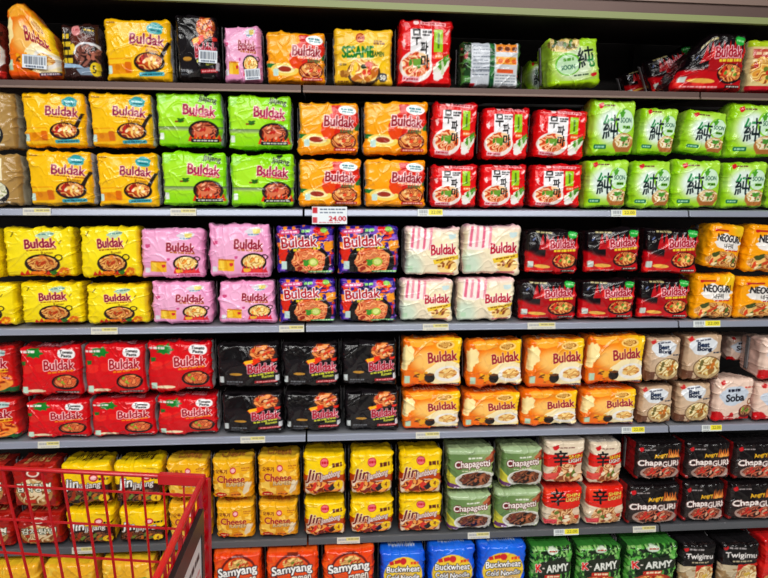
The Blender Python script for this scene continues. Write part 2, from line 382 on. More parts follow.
@design
def tomato():
    p = Print((212, 18, 30), side=(214, 206, 208), top=(206, 26, 38)); p.topmark = ('Tomato Buldak', (252, 190, 200))
    p.glow(.45, .55, .6, .6, (226, 26, 36), .8)
    p.blob(.27, .83, .13, .065, (26, 130, 50), -8, .5, 8, 4); p.blob(.31, .88, .05, .05, (30, 140, 50), 40, .3); p.blob(.09, .66, .04, .04, (30, 120, 50), 0, .4)
    p.dashes(.14, .87, .2, .04, (240, 230, 226), 0, 4)
    p.blob(.14, .55, .1, .08, (236, 50, 44), 0, .2); p.blob(.36, .58, .09, .08, (232, 44, 40), 0, .2)
    p.ell(.27, .13, .15, .03, (244, 226, 190)); p.rrect(.09, .15, .09, .12, (196, 224, 206), 0, .1)
    p.rrect(.79, .83, .28, .17, (246, 246, 246), -4, .9); p.text('Tomato', .79, .865, .2, .055, (40, 34, 36), -4, 1); p.text('Pasta', .79, .795, .16, .05, (40, 34, 36), -4, 1)
    p.logo(.665, .615, .48, .18, 0, (176, 16, 36), (255, 226, 226), 4, 2.0)
    p.dashes(.69, .5, .42, .035, (240, 140, 30), 5, 7)
    p.pan(.74, .29, .215, .155, (206, 74, 40), (240, 150, 90), (140, 30, 20), ((150, 190, 60), (236, 110, 60)), seed=6, rim=(40, 22, 22))
    p.rrect(.76, .09, .4, .045, (36, 24, 26), 0, .3); p.dashes(.76, .09, .34, .02, (230, 220, 214), 0, 9)
    return p

@design
def spicy():
    p = Print((204, 30, 30), side=(190, 30, 28), top=(196, 36, 38))
    p.rect(0, 0, 1, .1, (30, 110, 60)); p.put((p.Y < .16 + .1*(1 - p.X)), (34, 110, 62))
    p.blob(.72, .86, .14, .07, (190, 210, 206), -5, .2); p.dashes(.72, .86, .2, .03, (90, 130, 130), -5, 4)
    p.logo(.58, .64, .6, .19, 0, (170, 16, 40), (252, 220, 220), 4, 2.3)
    p.rrect(.66, .5, .46, .07, (246, 190, 40), 2, .3); p.dashes(.66, .5, .38, .03, (170, 40, 20), 2, 6)
    p.noodles(.62, .27, .34, .2, (222, 90, 24), (250, 160, 70), (160, 40, 16), ((250, 190, 40),), seed=3, f=7)
    return p

@design
def black():
    p = Print((20, 17, 20), side=(24, 20, 22), top=(30, 26, 28))
    p.mottle((34, 30, 34), 4, .2, 3); p.rrect(.07, .22, .07, .14, (206, 214, 214), 0, .1); p.dashes(.26, .17, .22, .03, (120, 124, 130), 0, 6); p.dashes(.24, .12, .2, .02, (90, 94, 100), 0, 7)
    p.ell(.3, .34, .1, .03, (200, 150, 60))
    p.ell(.72, .78, .23, .19, (60, 44, 44)); p.noodles(.72, .79, .2, .155, (206, 96, 44), (240, 160, 90), (120, 36, 20), ((236, 200, 150), (220, 70, 40)), seed=5)
    p.blob(.55, .6, .13, .06, (236, 60, 24), 15, .3); p.blob(.5, .6, .07, .04, (250, 190, 40), 10, .3); p.blob(.9, .63, .05, .03, (226, 50, 30), 0, .3)
    p.logo(.715, .46, .45, .19, 2, (176, 22, 50), (250, 196, 206), 3.5, 2.0)
    p.dashes(.7, .335, .38, .04, (200, 200, 60), 8, 8); p.text('Ramen', .8, .29, .18, .06, (214, 220, 80), 6, 1)
    p.rrect(.77, .17, .36, .055, (170, 26, 40), 2, .3); p.dashes(.77, .17, .3, .022, (240, 170, 170), 2, 8); p.rrect(.95, .24, .06, .12, (220, 222, 226), 0, .1)
    return p

@design
def witch():
    p = Print((246, 150, 20), side=(240, 130, 40), top=(240, 118, 24)); p.topmark = ('Buldak', (255, 220, 180))
    p.grad((240, 124, 18), (252, 208, 36), 0, .25, 1.0); p.glow(.4, .55, .35, .3, (252, 206, 120), .9)
    p.blob(.07, .62, .13, .2, (252, 232, 170), 0, .4, 8, 3); p.blob(.3, .9, .2, .08, (250, 180, 60), 0, .3)
    p.rect(0, 0, 1, .1, (238, 96, 20)); p.blob(.7, .3, .35, .22, (252, 236, 190), 0, .15, 5, 4)
    p.blob(.34, .24, .15, .09, (246, 176, 30), 0, .5, 9, 6); p.mottle((120, 70, 20), 13, .3, 7, 1, p.emask(.34, .22, .15, .09)); p.ell(.46, .22, .085, .1, (40, 28, 24)); p.ell(.46, .29, .075, .025, (120, 70, 30))
    p.ell(.22, .17, .07, .06, (246, 120, 20)); p.rrect(.09, .19, .09, .14, (190, 216, 190), 0, .1)
    p.ell(.71, .84, .15, .08, (250, 214, 130)); p.noodles(.71, .84, .12, .055, (214, 150, 60), (246, 206, 120), (150, 90, 30), seed=3, f=14)
    p.logo(.665, .62, .48, .19, 4, (164, 24, 60), (255, 224, 150), 3, 2.6)
    p.ell(.76, .29, .225, .155, (244, 240, 232)); p.noodles(.76, .3, .16, .105, (226, 160, 70), (250, 214, 140), (180, 100, 40), ((250, 226, 160),), seed=8, f=11)
    p.rrect(.78, .075, .36, .045, (56, 40, 70), 3, .3); p.dashes(.78, .075, .3, .02, (236, 220, 226), 3, 8)
    return p

@design
def bestbong():
    p = Print((200, 170, 140), W=270, H=315, side=(150, 110, 84), top=(150, 120, 96))
    p.glow(.5, .6, .6, .5, (214, 190, 164), .9); p.rect(0, 0, 1, .12, (130, 90, 66)); p.mottle((120, 80, 60), 7, .2, 4, 1, p.Y < .24); p.mottle((206, 180, 150), 9, .3, 6, 1, p.Y < .2)
    p.blob(.45, .76, .33, .17, (222, 226, 230), 0, .15, 7, 3); p.dashes(.42, .88, .3, .03, (90, 90, 110), 8, 4)
    p.text('Best', .45, .79, .28, .1, (22, 40, 74), 0, 2.4); p.text('Bong', .48, .69, .34, .1, (26, 34, 60), 0, 2.4)
    p.dashes(.8, .62, .2, .03, (60, 70, 90), 0, 3); p.blob(.16, .9, .07, .04, (206, 50, 50), 20, .3)
    p.ell(.6, .3, .36, .25, (110, 84, 60)); p.ell(.6, .3, .34, .23, (196, 170, 126)); p.noodles(.6, .33, .3, .19, (226, 196, 120), (246, 232, 186), (170, 120, 60), ((206, 120, 40), (120, 110, 60)), seed=4, f=7)
    return p

@design
def soba():
    p = Print((238, 212, 196), W=300, H=312, side=(220, 180, 166), top=(206, 176, 160))
    p.put(p.Y < .2 + .1*noise(p.X*7, 0, 0, 5) + .05*noise(p.X*17, 0, 0, 3), (206, 24, 34)); p.rect(0, 0, 1, .05, (196, 30, 38))
    p.blob(.45, .62, .36, .2, (206, 216, 228), 0, .15, 7, 3); p.dashes(.42, .74, .26, .06, (40, 40, 60), 4, 4); p.text('Soba', .48, .58, .46, .16, (22, 26, 40), 3, 2.8)
    p.blob(.16, .9, .06, .04, (206, 50, 50), 20, .3); p.dashes(.82, .8, .2, .03, (210, 70, 60), 0, 3)
    p.ell(.8, .26, .19, .15, (110, 40, 34)); p.noodles(.8, .28, .15, .11, (150, 90, 60), (206, 160, 110), (90, 40, 30), ((90, 150, 50), (120, 180, 60)), seed=4)
    p.ell(.88, .48, .07, .07, (160, 90, 50)); p.ell(.88, .48, .045, .04, (236, 214, 190)); p.dashes(.4, .12, .3, .03, (250, 200, 190), 0, 5)
    return p

@design
def potato():
    p = Print((176, 34, 24), W=300, H=312, side=(150, 30, 24), top=(186, 44, 34)); p.topmark = ('감자탕면', (240, 200, 120))
    p.mottle((150, 24, 20), 5, .2, 3); p.ell(.5, .38, .4, .3, (190, 140, 84)); p.noodles(.5, .4, .36, .26, (206, 166, 110), (240, 220, 180), (150, 80, 40), ((236, 214, 180), (190, 60, 30)), seed=4, f=6)
    p.ell(.5, .8, .14, .08, (236, 220, 206)); p.ell(.5, .8, .1, .05, (200, 50, 40))
    p.text('감자탕면', .5, .5, .74, .17, (244, 236, 220), 0, 2, (34, 70, 34), 4); p.rrect(.4, .2, .24, .08, (206, 50, 30), 0, .3)
    return p

@design
def jinjjajang():
    p = Print((250, 210, 16), W=315, H=300, side=(244, 196, 20), top=(248, 212, 20)); p.topmark = ('Jin Jjajang', (60, 34, 26))
    p.put(p.Y < .5 + .03*noise(p.X*4, 0, 0, 5), (62, 30, 26)); p.rect(0, 0, 1, .07, (210, 150, 30))
    p.noodles(.5, .2, .44, .18, **BRWN, bits=((206, 120, 40), (170, 60, 30), (120, 140, 60)), seed=4)
    p.ell(.68, .66, .09, .09, (206, 40, 50)); p.ell(.68, .66, .06, .05, (250, 200, 200)); p.dashes(.85, .62, .16, .06, (60, 34, 30), 0, 3)
    p.text('Jin', .24, .5, .28, .28, (250, 248, 244), 8, 2.5, (40, 24, 30), 4, shear=.25); p.text('jjajang', .6, .47, .42, .16, (236, 230, 224), 6, 1.6, (60, 34, 36), 3, shear=.25)
    p.ell(.84, .16, .1, .1, (250, 206, 30)); p.text('4', .84, .16, .05, .1, (120, 40, 20), 0, 1.2)
    return p

@design
def jinjjam():
    p = Print((250, 214, 10), W=300, H=315, side=(60, 44, 20), top=(230, 190, 16))
    p.put(p.Y < .5 + .02*noise(p.X*4, 0, 0, 5), (190, 74, 16)); p.grad(None, (120, 34, 18), -90, .55, .95); p.rect(0, .82, 1, 1, (246, 206, 10))
    p.rrect(.5, .2, .9, .34, (226, 206, 180), 0, .6); p.noodles(.5, .2, .43, .16, (206, 92, 34), (246, 170, 80), (130, 34, 20), ((40, 26, 30), (226, 60, 40), (246, 200, 130)), seed=4, f=7)
    p.ell(.56, .23, .07, .08, (226, 60, 40)); p.blob(.66, .2, .09, .05, (34, 26, 32), 20, .3)
    p.ell(.5, .78, .1, .1, (200, 24, 44)); p.ell(.5, .78, .085, .085, (236, 120, 130)); p.dashes(.5, .78, .13, .05, (200, 24, 44), 0, 3)
    p.dashes(.78, .72, .2, .09, (110, 40, 16), 4, 3); p.dashes(.22, .86, .2, .015, (190, 140, 20), 0, 7)
    p.text('Jin', .26, .48, .34, .3, (120, 30, 34), 6, 2, (246, 228, 200), 4, shear=.3); p.text('Jjambbong', .63, .49, .46, .17, (236, 222, 216), 12, 1.6, (120, 50, 30), 3, shear=.3)
    p.ell(.82, .27, .11, .11, (250, 206, 20)); p.text('4', .82, .27, .05, .12, (150, 70, 10), 0, 1.5)
    return p

@design
def cheeseramen():
    p = Print((232, 166, 18), W=300, H=312, side=(232, 176, 30), top=(246, 196, 50)); p.topmark = ('Cheese', (214, 120, 60))
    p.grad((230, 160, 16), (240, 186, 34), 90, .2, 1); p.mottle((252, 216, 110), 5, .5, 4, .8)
    p.text('오뚜기', .26, .72, .26, .1, (120, 44, 24), 0, 1.2); p.ell(.53, .74, .07, .08, (206, 40, 60)); p.ell(.53, .74, .05, .05, (246, 190, 190)); p.dashes(.8, .78, .16, .03, (190, 110, 20), 0, 4); p.dashes(.8, .73, .14, .02, (190, 110, 20), 0, 5)
    p.text('Cheese', .48, .53, .62, .17, (170, 20, 34), -2, 2.0, (246, 206, 120), 2); p.text('RAMEN', .6, .4, .44, .09, (236, 206, 150), 0, 1.6, (120, 84, 60), 2)
    p.ell(.24, .14, .13, .065, (206, 40, 24)); p.dashes(.24, .14, .16, .03, (250, 210, 160), 0, 3); p.ell(.58, .14, .13, .06, (230, 140, 20)); p.dashes(.57, .14, .18, .03, (140, 60, 20), 0, 4)
    p.blob(.84, .32, .07, .16, (232, 214, 180), -20, .3)
    return p

@design
def chapagetti():
    p = Print((126, 152, 92), W=318, H=315, side=(150, 160, 110), top=(170, 190, 140))
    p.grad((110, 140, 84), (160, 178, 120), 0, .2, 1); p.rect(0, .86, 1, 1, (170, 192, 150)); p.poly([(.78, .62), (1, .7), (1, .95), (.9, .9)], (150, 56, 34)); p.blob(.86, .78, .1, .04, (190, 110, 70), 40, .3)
    p.poly([(0, .5), (.25, .25), (.2, 0), (0, 0)], (206, 200, 70)); p.rrect(.14, .12, .26, .1, (110, 60, 110), -14, .4); p.dashes(.3, .07, .3, .03, (240, 226, 240), -8, 6)
    p.ell(.6, .26, .43, .23, (226, 226, 220)); p.ell(.6, .27, .39, .2, (200, 196, 186)); p.noodles(.58, .28, .33, .17, **BRWN, bits=((190, 110, 70), (120, 50, 30)), seed=4, f=8)
    p.ell(.24, .62, .09, .1, (120, 30, 40)); p.text('Chapagetti', .52, .61, .72, .19, (246, 240, 232), 3, 1.6, (104, 34, 40), 4, arc=.02)
    p.dashes(.55, .77, .24, .035, (226, 230, 214), 0, 4); p.dashes(.5, .5, .4, .02, (226, 220, 190), 3, 8)
    return p

@design
def shinlight():
    p = Print((226, 210, 186), W=270, H=330, side=(206, 190, 166), top=(226, 214, 200))
    p.poly([(0, .42), (.0, .72), (.5, .68), (1, .78), (1, .52), (.55, .44)], (222, 36, 26)); p.noodles(.56, .26, .4, .22, (206, 140, 84), (240, 200, 150), (150, 74, 40), ((110, 130, 50), (206, 60, 40), (246, 230, 200)), seed=4, f=7)
    p.poly([(0, .1), (.3, .14), (.34, .3), (0, .26)], (226, 90, 80))
    p.blob(.25, .86, .08, .045, (206, 30, 40), 20, .3); p.dashes(.5, .85, .3, .03, (150, 110, 100), 0, 4)
    p.text('辛', .38, .62, .34, .34, BK, 3, 3.5); p.text('SHIN', .73, .66, .32, .08, (246, 206, 60), 4, 1.2, (120, 30, 20), 2); p.text('LIGHT', .73, .57, .33, .08, (250, 240, 226), 4, 1.2, (90, 20, 20), 2)
    p.ell(.84, .36, .12, .1, (226, 200, 170))
    return p

@design
def shinredlight():
    p = Print((226, 210, 186), W=270, H=330, side=(206, 190, 166), top=(216, 50, 40))
    p.rect(0, .55, 1, 1, (226, 40, 24)); p.poly([(0, .56), (1, .56), (.6, .46), (.3, .5)], (226, 40, 24)); p.glow(.2, .9, .3, .2, (246, 100, 60), .6)
    p.noodles(.54, .28, .4, .22, (206, 140, 84), (240, 200, 150), (150, 74, 40), ((110, 130, 50), (206, 60, 40), (246, 230, 200)), seed=6, f=7); p.rrect(.2, .16, .3, .12, (222, 80, 90), 8, .3)
    p.text('辛', .34, .76, .36, .34, BK, 3, 3.5); p.text('SHIN', .72, .82, .33, .08, (250, 220, 90), 3, 1.2, (150, 30, 20), 2); p.text('LIGHT', .72, .72, .35, .08, (250, 226, 120), 3, 1.2, (120, 20, 20), 2)
    p.ell(.84, .42, .12, .1, (230, 206, 180)); p.dashes(.5, .06, .6, .03, (206, 190, 160), 0, 6)
    return p

@design
def chapaguri():
    p = Print((28, 22, 24), side=(150, 24, 26), top=(30, 26, 28))
    p.rect(.9, 0, 1, .62, (140, 26, 26)); p.rect(0, 0, .08, .5, (150, 26, 26)); p.mottle((50, 40, 40), 5, .3, 4); p.glow(.5, .2, .5, .2, (90, 30, 26), .8)
    p.blob(.12, .82, .045, .05, (206, 30, 40), 15, .2); p.dashes(.3, .81, .24, .03, (170, 160, 160), 0, 5)
    p.text('Angry', .52, .66, .28, .12, (246, 196, 50), 10, 1.6, (60, 30, 10), 2); p.flames(.79, .66, .2, .16, (216, 120, 50), 5, 4); p.flames(.79, .64, .14, .09, (246, 180, 90), 4, 7)
    p.ell(.53, .22, .4, .19, (176, 150, 140)); p.noodles(.53, .23, .35, .15, (130, 50, 36), (206, 120, 90), (60, 24, 20), ((226, 180, 150), (200, 50, 40), (226, 60, 40)), seed=4, f=9)
    p.text('Chapa', .31, .46, .47, .19, (250, 244, 238), 4, 2.6, (100, 22, 22), 3, arc=.01); p.text('GURI', .73, .46, .33, .14, (236, 226, 220), 5, 2.2, (90, 20, 20), 3)
    return p

@design
def samyang():
    p = Print((236, 78, 20), W=315, H=300, side=(214, 70, 24), top=(240, 90, 24)); p.topmark = ('Samyang', (110, 30, 16))
    p.mottle((246, 112, 40), 5, .35, 4, .7)
    p.ell(.52, .64, .36, .32, (120, 30, 16)); p.ell(.52, .64, .32, .28, (240, 90, 24)); p.noodles(.52, .8, .2, .1, (214, 160, 80), (246, 214, 140), (170, 70, 30), ((110, 130, 40), (206, 50, 30)), seed=5); p.ell(.52, .22, .42, .2, (226, 190, 120)); p.noodles(.52, .2, .38, .17, **SOUP, seed=6)
    p.text('Samyang', .5, .66, .76, .19, (252, 250, 246), 5, 2.6, (40, 22, 30), 5, arc=.02); p.text('ramen', .68, .5, .36, .12, (250, 240, 226), 5, 1.6, (60, 24, 24), 3)
    return p

@design
def buckwheat():
    p = Print((18, 96, 220), W=300, H=318, side=(16, 80, 190), top=(24, 100, 220)); p.topmark = ('Buckwheat', (230, 236, 250))
    p.glow(.5, .8, .5, .4, (40, 130, 240), .7); p.ell(.5, .5, .42, .36, (240, 206, 60)); p.ell(.5, .3, .36, .28, (226, 190, 110)); p.noodles(.5, .2, .34, .2, **CRMN, seed=3)
    p.ell(.5, .78, .07, .06, (206, 40, 50)); p.dashes(.3, .76, .2, .07, (206, 40, 40), 12, 2); p.dashes(.74, .74, .16, .05, (226, 80, 40), 0, 3)
    p.text('Buckwheat', .5, .62, .72, .11, (252, 250, 248), 0, 1.8, (26, 26, 40), 4, arc=.02); p.text('Cold Noodle', .5, .47, .7, .1, (252, 250, 248), 0, 1.6, (26, 26, 40), 4)
    return p

@design
def army():
    p = Print((44, 100, 40), W=315, H=315, side=(30, 70, 30), top=(50, 120, 44))
    p.mottle((96, 176, 74), 9, .0, 4); p.mottle((20, 60, 24), 12, .3, 7); p.mottle((150, 200, 120), 16, .5, 9); p.mottle((16, 40, 20), 8, .5, 11)
    p.ell(.5, .9, .12, .06, (206, 220, 200)); p.dashes(.5, .9, .16, .03, (180, 60, 50), 0, 3)
    p.blob(.52, .56, .46, .15, (40, 50, 36), 0, .15, 6, 4); p.text('K', .18, .56, .12, .16, (220, 30, 30), 4, 2.6, (250, 240, 230), 3); p.dashes(.29, .56, .05, .03, (240, 230, 220), 0, 1); p.text('ARMY', .61, .56, .5, .15, (236, 238, 230), 3, 2.4, (26, 40, 26), 4)
    p.ell(.5, .15, .4, .2, (190, 70, 40)); p.noodles(.5, .15, .36, .17, **SOUP, seed=8); p.rrect(.5, .38, .36, .08, (206, 50, 30), 0, .3); p.dashes(.5, .38, .24, .04, (250, 226, 190), 0, 4)
    return p

@design
def udon():
    p = Print((22, 18, 20), W=270, H=318, side=(24, 20, 22), top=(26, 24, 26))
    p.mottle((44, 40, 42), 5, .3, 4); p.rect(0, 0, .42, .48, (206, 190, 160)); p.mottle((170, 140, 100), 7, .1, 5, 1, (p.X < .42) & (p.Y < .4)); p.rect(.42, .0, .96, .5, (206, 50, 34)); p.noodles(.68, .24, .26, .24, **CRMN, bits=((226, 190, 90),), seed=3, f=6)
    p.text('Twigimu', .5, .68, .74, .15, (240, 236, 232), -2, 1.8, arc=.015); p.blob(.14, .86, .06, .04, (206, 30, 40), 15, .2); p.dashes(.42, .86, .4, .035, (170, 164, 164), -2, 5); p.dashes(.5, .57, .4, .03, (190, 180, 150), 0, 6)
    return p

@design
def shinred():
    p = Print((206, 24, 26), W=270, H=318, side=(190, 22, 24), top=(210, 30, 30))
    p.mottle((236, 60, 50), 5, .4, 4, .7); p.text('辛', .5, .45, .6, .42, BK, 3, 3); p.ell(.5, .1, .4, .15, (220, 150, 100)); p.noodles(.5, .1, .36, .13, **SOUP, seed=3); p.dashes(.55, .8, .4, .04, (250, 200, 190), 0, 4)
    return p

@design
def sesame():
    p = Print((244, 196, 40), W=360, H=318, side=(214, 206, 190), top=(240, 190, 40))
    p.glow(.6, .6, .5, .5, (250, 210, 70), .8); p.ell(.44, .82, .075, .085, (190, 70, 40)); p.ell(.44, .82, .055, .06, (236, 150, 90)); p.dashes(.44, .82, .08, .04, (170, 50, 30), 0, 3); p.dashes(.74, .73, .16, .04, (150, 100, 40), 0, 4); p.dashes(.74, .77, .14, .025, (150, 100, 40), 0, 5)
    p.text('SESAME', .4, .58, .52, .19, (16, 130, 50), 1, 2.0, (130, 190, 70), 2); p.text('RAMEN', .74, .55, .2, .08, (60, 110, 50), 0, 1.2); p.rrect(.42, .46, .4, .03, (236, 224, 180), 0, .4)
    p.ell(.5, .22, .28, .23, (84, 60, 40)); p.noodles(.5, .25, .26, .2, (240, 180, 80), (255, 226, 150), (206, 120, 40), ((226, 70, 30), (250, 214, 60)), seed=4, f=7); p.ell(.5, .33, .05, .04, (40, 60, 30)); p.ell(.58, .37, .06, .05, (220, 70, 30))
    p.ell(.18, .2, .08, .06, (206, 150, 70)); p.mottle((170, 110, 40), 18, .1, 5, 1, p.emask(.18, .2, .09, .07)); p.ell(.82, .36, .08, .07, (250, 206, 20)); p.dashes(.14, .36, .1, .04, (150, 120, 30), 0, 2)
    p.blob(.82, .15, .075, .08, (40, 44, 56), 0, .1); p.text('50', .82, .15, .09, .08, (246, 240, 220), 0, 1.4); p.dashes(.16, .07, .2, .03, (150, 100, 30), 0, 5)
    return p

@design
def brown():
    p = Print((62, 34, 30), W=270, H=324, side=(50, 30, 28), top=(60, 34, 30))
    p.glow(.55, .7, .4, .2, (120, 52, 34), .8); p.rrect(.16, .55, .3, .6, (24, 20, 18), 0, .1)
    for k in range(4): p.dashes(.16, .76 - .14*k, .22, .085, (226, 196, 50), 0, 2, seed=k)
    p.ell(.45, .86, .11, .095, (226, 150, 150)); p.dashes(.45, .87, .12, .03, (190, 80, 90), 0, 3); p.ell(.75, .87, .16, .07, (30, 26, 24)); p.dashes(.75, .87, .22, .03, (226, 196, 60), -6, 3)
    p.ell(.72, .5, .34, .16, (226, 230, 236)); p.noodles(.72, .42, .32, .19, (84, 50, 44), (160, 104, 90), (44, 24, 22), ((190, 120, 100), (120, 70, 60)), seed=4, f=6)
    p.ell(.36, .56, .06, .07, (236, 206, 60)); p.poly([(.1, .3), (.5, .27), (.6, .22), (.1, .22)], (170, 200, 226)); p.poly([(.4, .2), (.8, .24), (.98, .1), (.5, .1)], (140, 160, 180)); p.ell(.87, .2, .13, .12, (236, 206, 40)); p.text('5', .84, .2, .08, .13, (60, 50, 30), 0, 1.2)
    return p

@design
def backside():
    p = Print((40, 76, 40), W=330, H=288, side=(40, 70, 40), top=(44, 84, 44))
    p.mottle((84, 140, 70), 10, .2, 4); p.mottle((20, 40, 24), 12, .3, 7); p.mottle((190, 90, 90), 11, .62, 9)
    p.rect(.16, .02, .46, .97, (206, 212, 220)); p.rect(.54, .02, .93, .97, (214, 218, 222)); p.rect(.46, 0, .54, 1, (24, 84, 50)); p.mottle((60, 130, 70), 14, .2, 8, 1, (p.X > .46) & (p.X < .54))
    for k in range(9): p.dashes(.31, .88 - .075*k, .24, .02, (120, 130, 146), 0, 6, seed=k)
    p.rect(.18, .37, .46, .39, (60, 66, 80)); p.rect(.56, .76, .91, .94, (240, 150, 50)); p.rect(.56, .5, .91, .66, (244, 176, 60)); p.rect(.58, .32, .86, .4, (226, 100, 50))
    for k in range(3): p.ell(.63 + .12*k, .83, .045, .05, (120, 60, 30)); p.ell(.63 + .12*k, .57, .045, .05, (230, 110, 40))
    for k in range(4): p.dashes(.72, .27 - .06*k, .32, .02, (130, 140, 150), 0, 7, seed=k + 9)
    p.blob(.19, .07, .04, .04, (206, 30, 50), 0, .2)
    return p

@design
def soonback():
    p = Print((170, 210, 60), W=360, H=330, side=(170, 214, 60), top=(150, 200, 50))
    p.put(1 - sstep(.4, 1., np.hypot((p.X - .5)/.55, (p.Y - .45)/.5)), (216, 232, 200)); p.rect(0, 0, 1, .14, (180, 226, 20)); p.rect(.6, .8, 1, 1, (170, 216, 40))
    p.noodles(.3, .86, .3, .16, (196, 170, 90), (236, 214, 150), (120, 110, 50), ((80, 130, 50), (60, 90, 40)), seed=4, f=6)
    p.ell(.36, .46, .24, .22, (120, 196, 50)); p.ell(.36, .45, .21, .19, (196, 228, 190)); p.text('SOON', .36, .4, .26, .085, (50, 110, 90), 4, 1.4); p.dashes(.36, .55, .18, .06, (90, 160, 40), 4, 3)
    m = dilate(p.tmask('純', .7, .58, .32, .4, 6), 2.5); p.put(m, (22, 44, 40)); p.put(m & (p.X > .72) & (p.Y < .6), (40, 140, 70)); p.blob(.85, .24, .06, .035, (206, 24, 44), 10, .2); p.dashes(.62, .24, .3, .03, (60, 90, 60), 4, 5)
    return p

@design
def kalbi():
    p = Print((226, 206, 150), W=270, H=345, side=(206, 190, 140), top=(190, 214, 60))
    p.rect(0, .84, 1, 1, (186, 212, 40)); p.rect(.08, .62, .7, .8, (196, 80, 60)); p.dashes(.4, .72, .5, .05, (236, 200, 160), 0, 4)
    p.noodles(.38, .42, .34, .24, (226, 160, 60), (250, 216, 130), (160, 80, 30), ((120, 140, 50), (200, 60, 40)), seed=5, f=6); p.dashes(.83, .56, .26, .12, BK, 70, 2); p.dashes(.83, .34, .24, .09, BK, 10, 2); p.rect(0, 0, 1, .13, (206, 30, 50)); p.rect(.7, .02, .96, .12, (236, 236, 240))
    return p

@design
def ember():
    p = Print((120, 44, 36), W=300, H=324, side=(110, 40, 34), top=(110, 44, 36))
    p.mottle((70, 30, 28), 5, .2, 4); p.ell(.6, .4, .4, .3, (226, 230, 226)); p.noodles(.6, .42, .34, .24, (206, 130, 70), (246, 214, 170), (150, 60, 40), ((60, 150, 130),), seed=4); p.rect(0, 0, 1, .14, (206, 50, 44)); p.dashes(.5, .2, .6, .05, (246, 230, 226), 0, 6)
    return p

@design
def oldong():
    p = Print((248, 190, 50), W=330, H=312, side=(240, 176, 50), top=(250, 200, 40))
    p.mottle((252, 214, 90), 5, .3, 4, .8); p.rrect(.62, .6, .5, .16, (56, 140, 60), 2, .6); p.dashes(.62, .6, .4, .06, (236, 226, 120), 2, 4); p.ell(.55, .2, .4, .2, (220, 140, 40)); p.noodles(.55, .22, .36, .17, **YELN, seed=4)
    return p
# ------------------------------------------------------------------ materials
def mat(name, col, rough=.5, metal=0., spec=.5, bump=0., bscale=60, var=0., vscale=8, coat=0., ntype='FBM'):
    m = bpy.data.materials.new(name); m.use_nodes = True; nt = m.node_tree; b = nt.nodes['Principled BSDF']
    c = tuple(lin(C(*col))) + (1,)
    b.inputs['Base Color'].default_value = c; b.inputs['Roughness'].default_value = rough; b.inputs['Metallic'].default_value = metal
    b.inputs['Specular IOR Level'].default_value = spec; b.inputs['Coat Weight'].default_value = coat
    tc = nt.nodes.new('ShaderNodeTexCoord')
    if var:
        n = nt.nodes.new('ShaderNodeTexNoise'); n.inputs['Scale'].default_value = vscale; n.inputs['Detail'].default_value = 6
        nt.links.new(tc.outputs['Object'], n.inputs['Vector'])
        mx = nt.nodes.new('ShaderNodeMix'); mx.data_type = 'RGBA'; mx.inputs[6].default_value = tuple(x*(1 - var) for x in c[:3]) + (1,); mx.inputs[7].default_value = tuple(min(1, x*(1 + var)) for x in c[:3]) + (1,)
        nt.links.new(n.outputs['Fac'], mx.inputs[0]); nt.links.new(mx.outputs[2], b.inputs['Base Color'])
    if bump:
        n = nt.nodes.new('ShaderNodeTexNoise'); n.inputs['Scale'].default_value = bscale; n.inputs['Detail'].default_value = 4
        nt.links.new(tc.outputs['Object'], n.inputs['Vector'])
        n.noise_type = ntype
        bp = nt.nodes.new('ShaderNodeBump'); bp.inputs['Strength'].default_value = bump; bp.inputs['Distance'].default_value = .004
        nt.links.new(n.outputs['Fac'], bp.inputs['Height']); nt.links.new(bp.outputs['Normal'], b.inputs['Normal'])
    return m

def printed(name, rough, bump=.25, coat=0., bscale=45):
    m = mat(name, (255, 255, 255), rough, bump=bump, bscale=bscale, coat=coat, ntype='RIDGED_MULTIFRACTAL'); nt = m.node_tree
    a = nt.nodes.new('ShaderNodeAttribute'); a.attribute_name = 'print'
    nt.links.new(a.outputs['Color'], nt.nodes['Principled BSDF'].inputs['Base Color'])
    return m

FILM = printed('printed_plastic_film', .19, .55, bscale=16)
CARD = printed('printed_card', .45, 0)
SEALM = mat('sealed_film_edge', (120, 118, 120), .3, bump=.3, bscale=80)
BROWN = mat('brown_painted_steel', (102, 82, 76), .42, .35, bump=.04, bscale=200, var=.12)
BROWNT = mat('brown_rail_edge', (142, 120, 110), .35, .3)
OLIVE = mat('olive_light_strip', (140, 150, 96), .4)
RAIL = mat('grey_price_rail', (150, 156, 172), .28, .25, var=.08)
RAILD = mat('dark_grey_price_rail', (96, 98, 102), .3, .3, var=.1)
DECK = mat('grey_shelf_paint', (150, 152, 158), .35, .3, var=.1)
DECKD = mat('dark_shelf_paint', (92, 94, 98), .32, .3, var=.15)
BACK = mat('dark_back_panel', (34, 28, 27), .6, var=.2, bump=.1)
UPR = mat('dark_upright_steel', (52, 46, 44), .5, .4)
FLOORM = mat('polished_floor', (150, 146, 140), .25, var=.1)
WALLM = mat('painted_wall', (190, 188, 184), .7, var=.04)
RED = mat('red_cart_plastic', (176, 8, 20), .3, bump=.05, bscale=120, var=.08, coat=.2)
BLK = mat('black_plastic', (26, 27, 30), .35)
STEEL = mat('grey_steel', (140, 142, 148), .3, .9)
RUB = mat('grey_rubber', (70, 70, 74), .6)

# ------------------------------------------------------------------ objects
def tag(o, label=None, cat=None, group=None, kind=None):
    for k, v in (('label', label), ('category', cat), ('group', group), ('kind', kind)):
        if v: o[k] = v
    return o

def link(name, me, parent=None):
    o = bpy.data.objects.new(name, me); COL.objects.link(o)
    if parent is not None: o.parent = parent
    return o

def empty(name, loc, rot=(0, 0, 0)):
    o = bpy.data.objects.new(name, None); COL.objects.link(o); o.location = loc; o.rotation_euler = rot; o.empty_display_size = .05
    return o

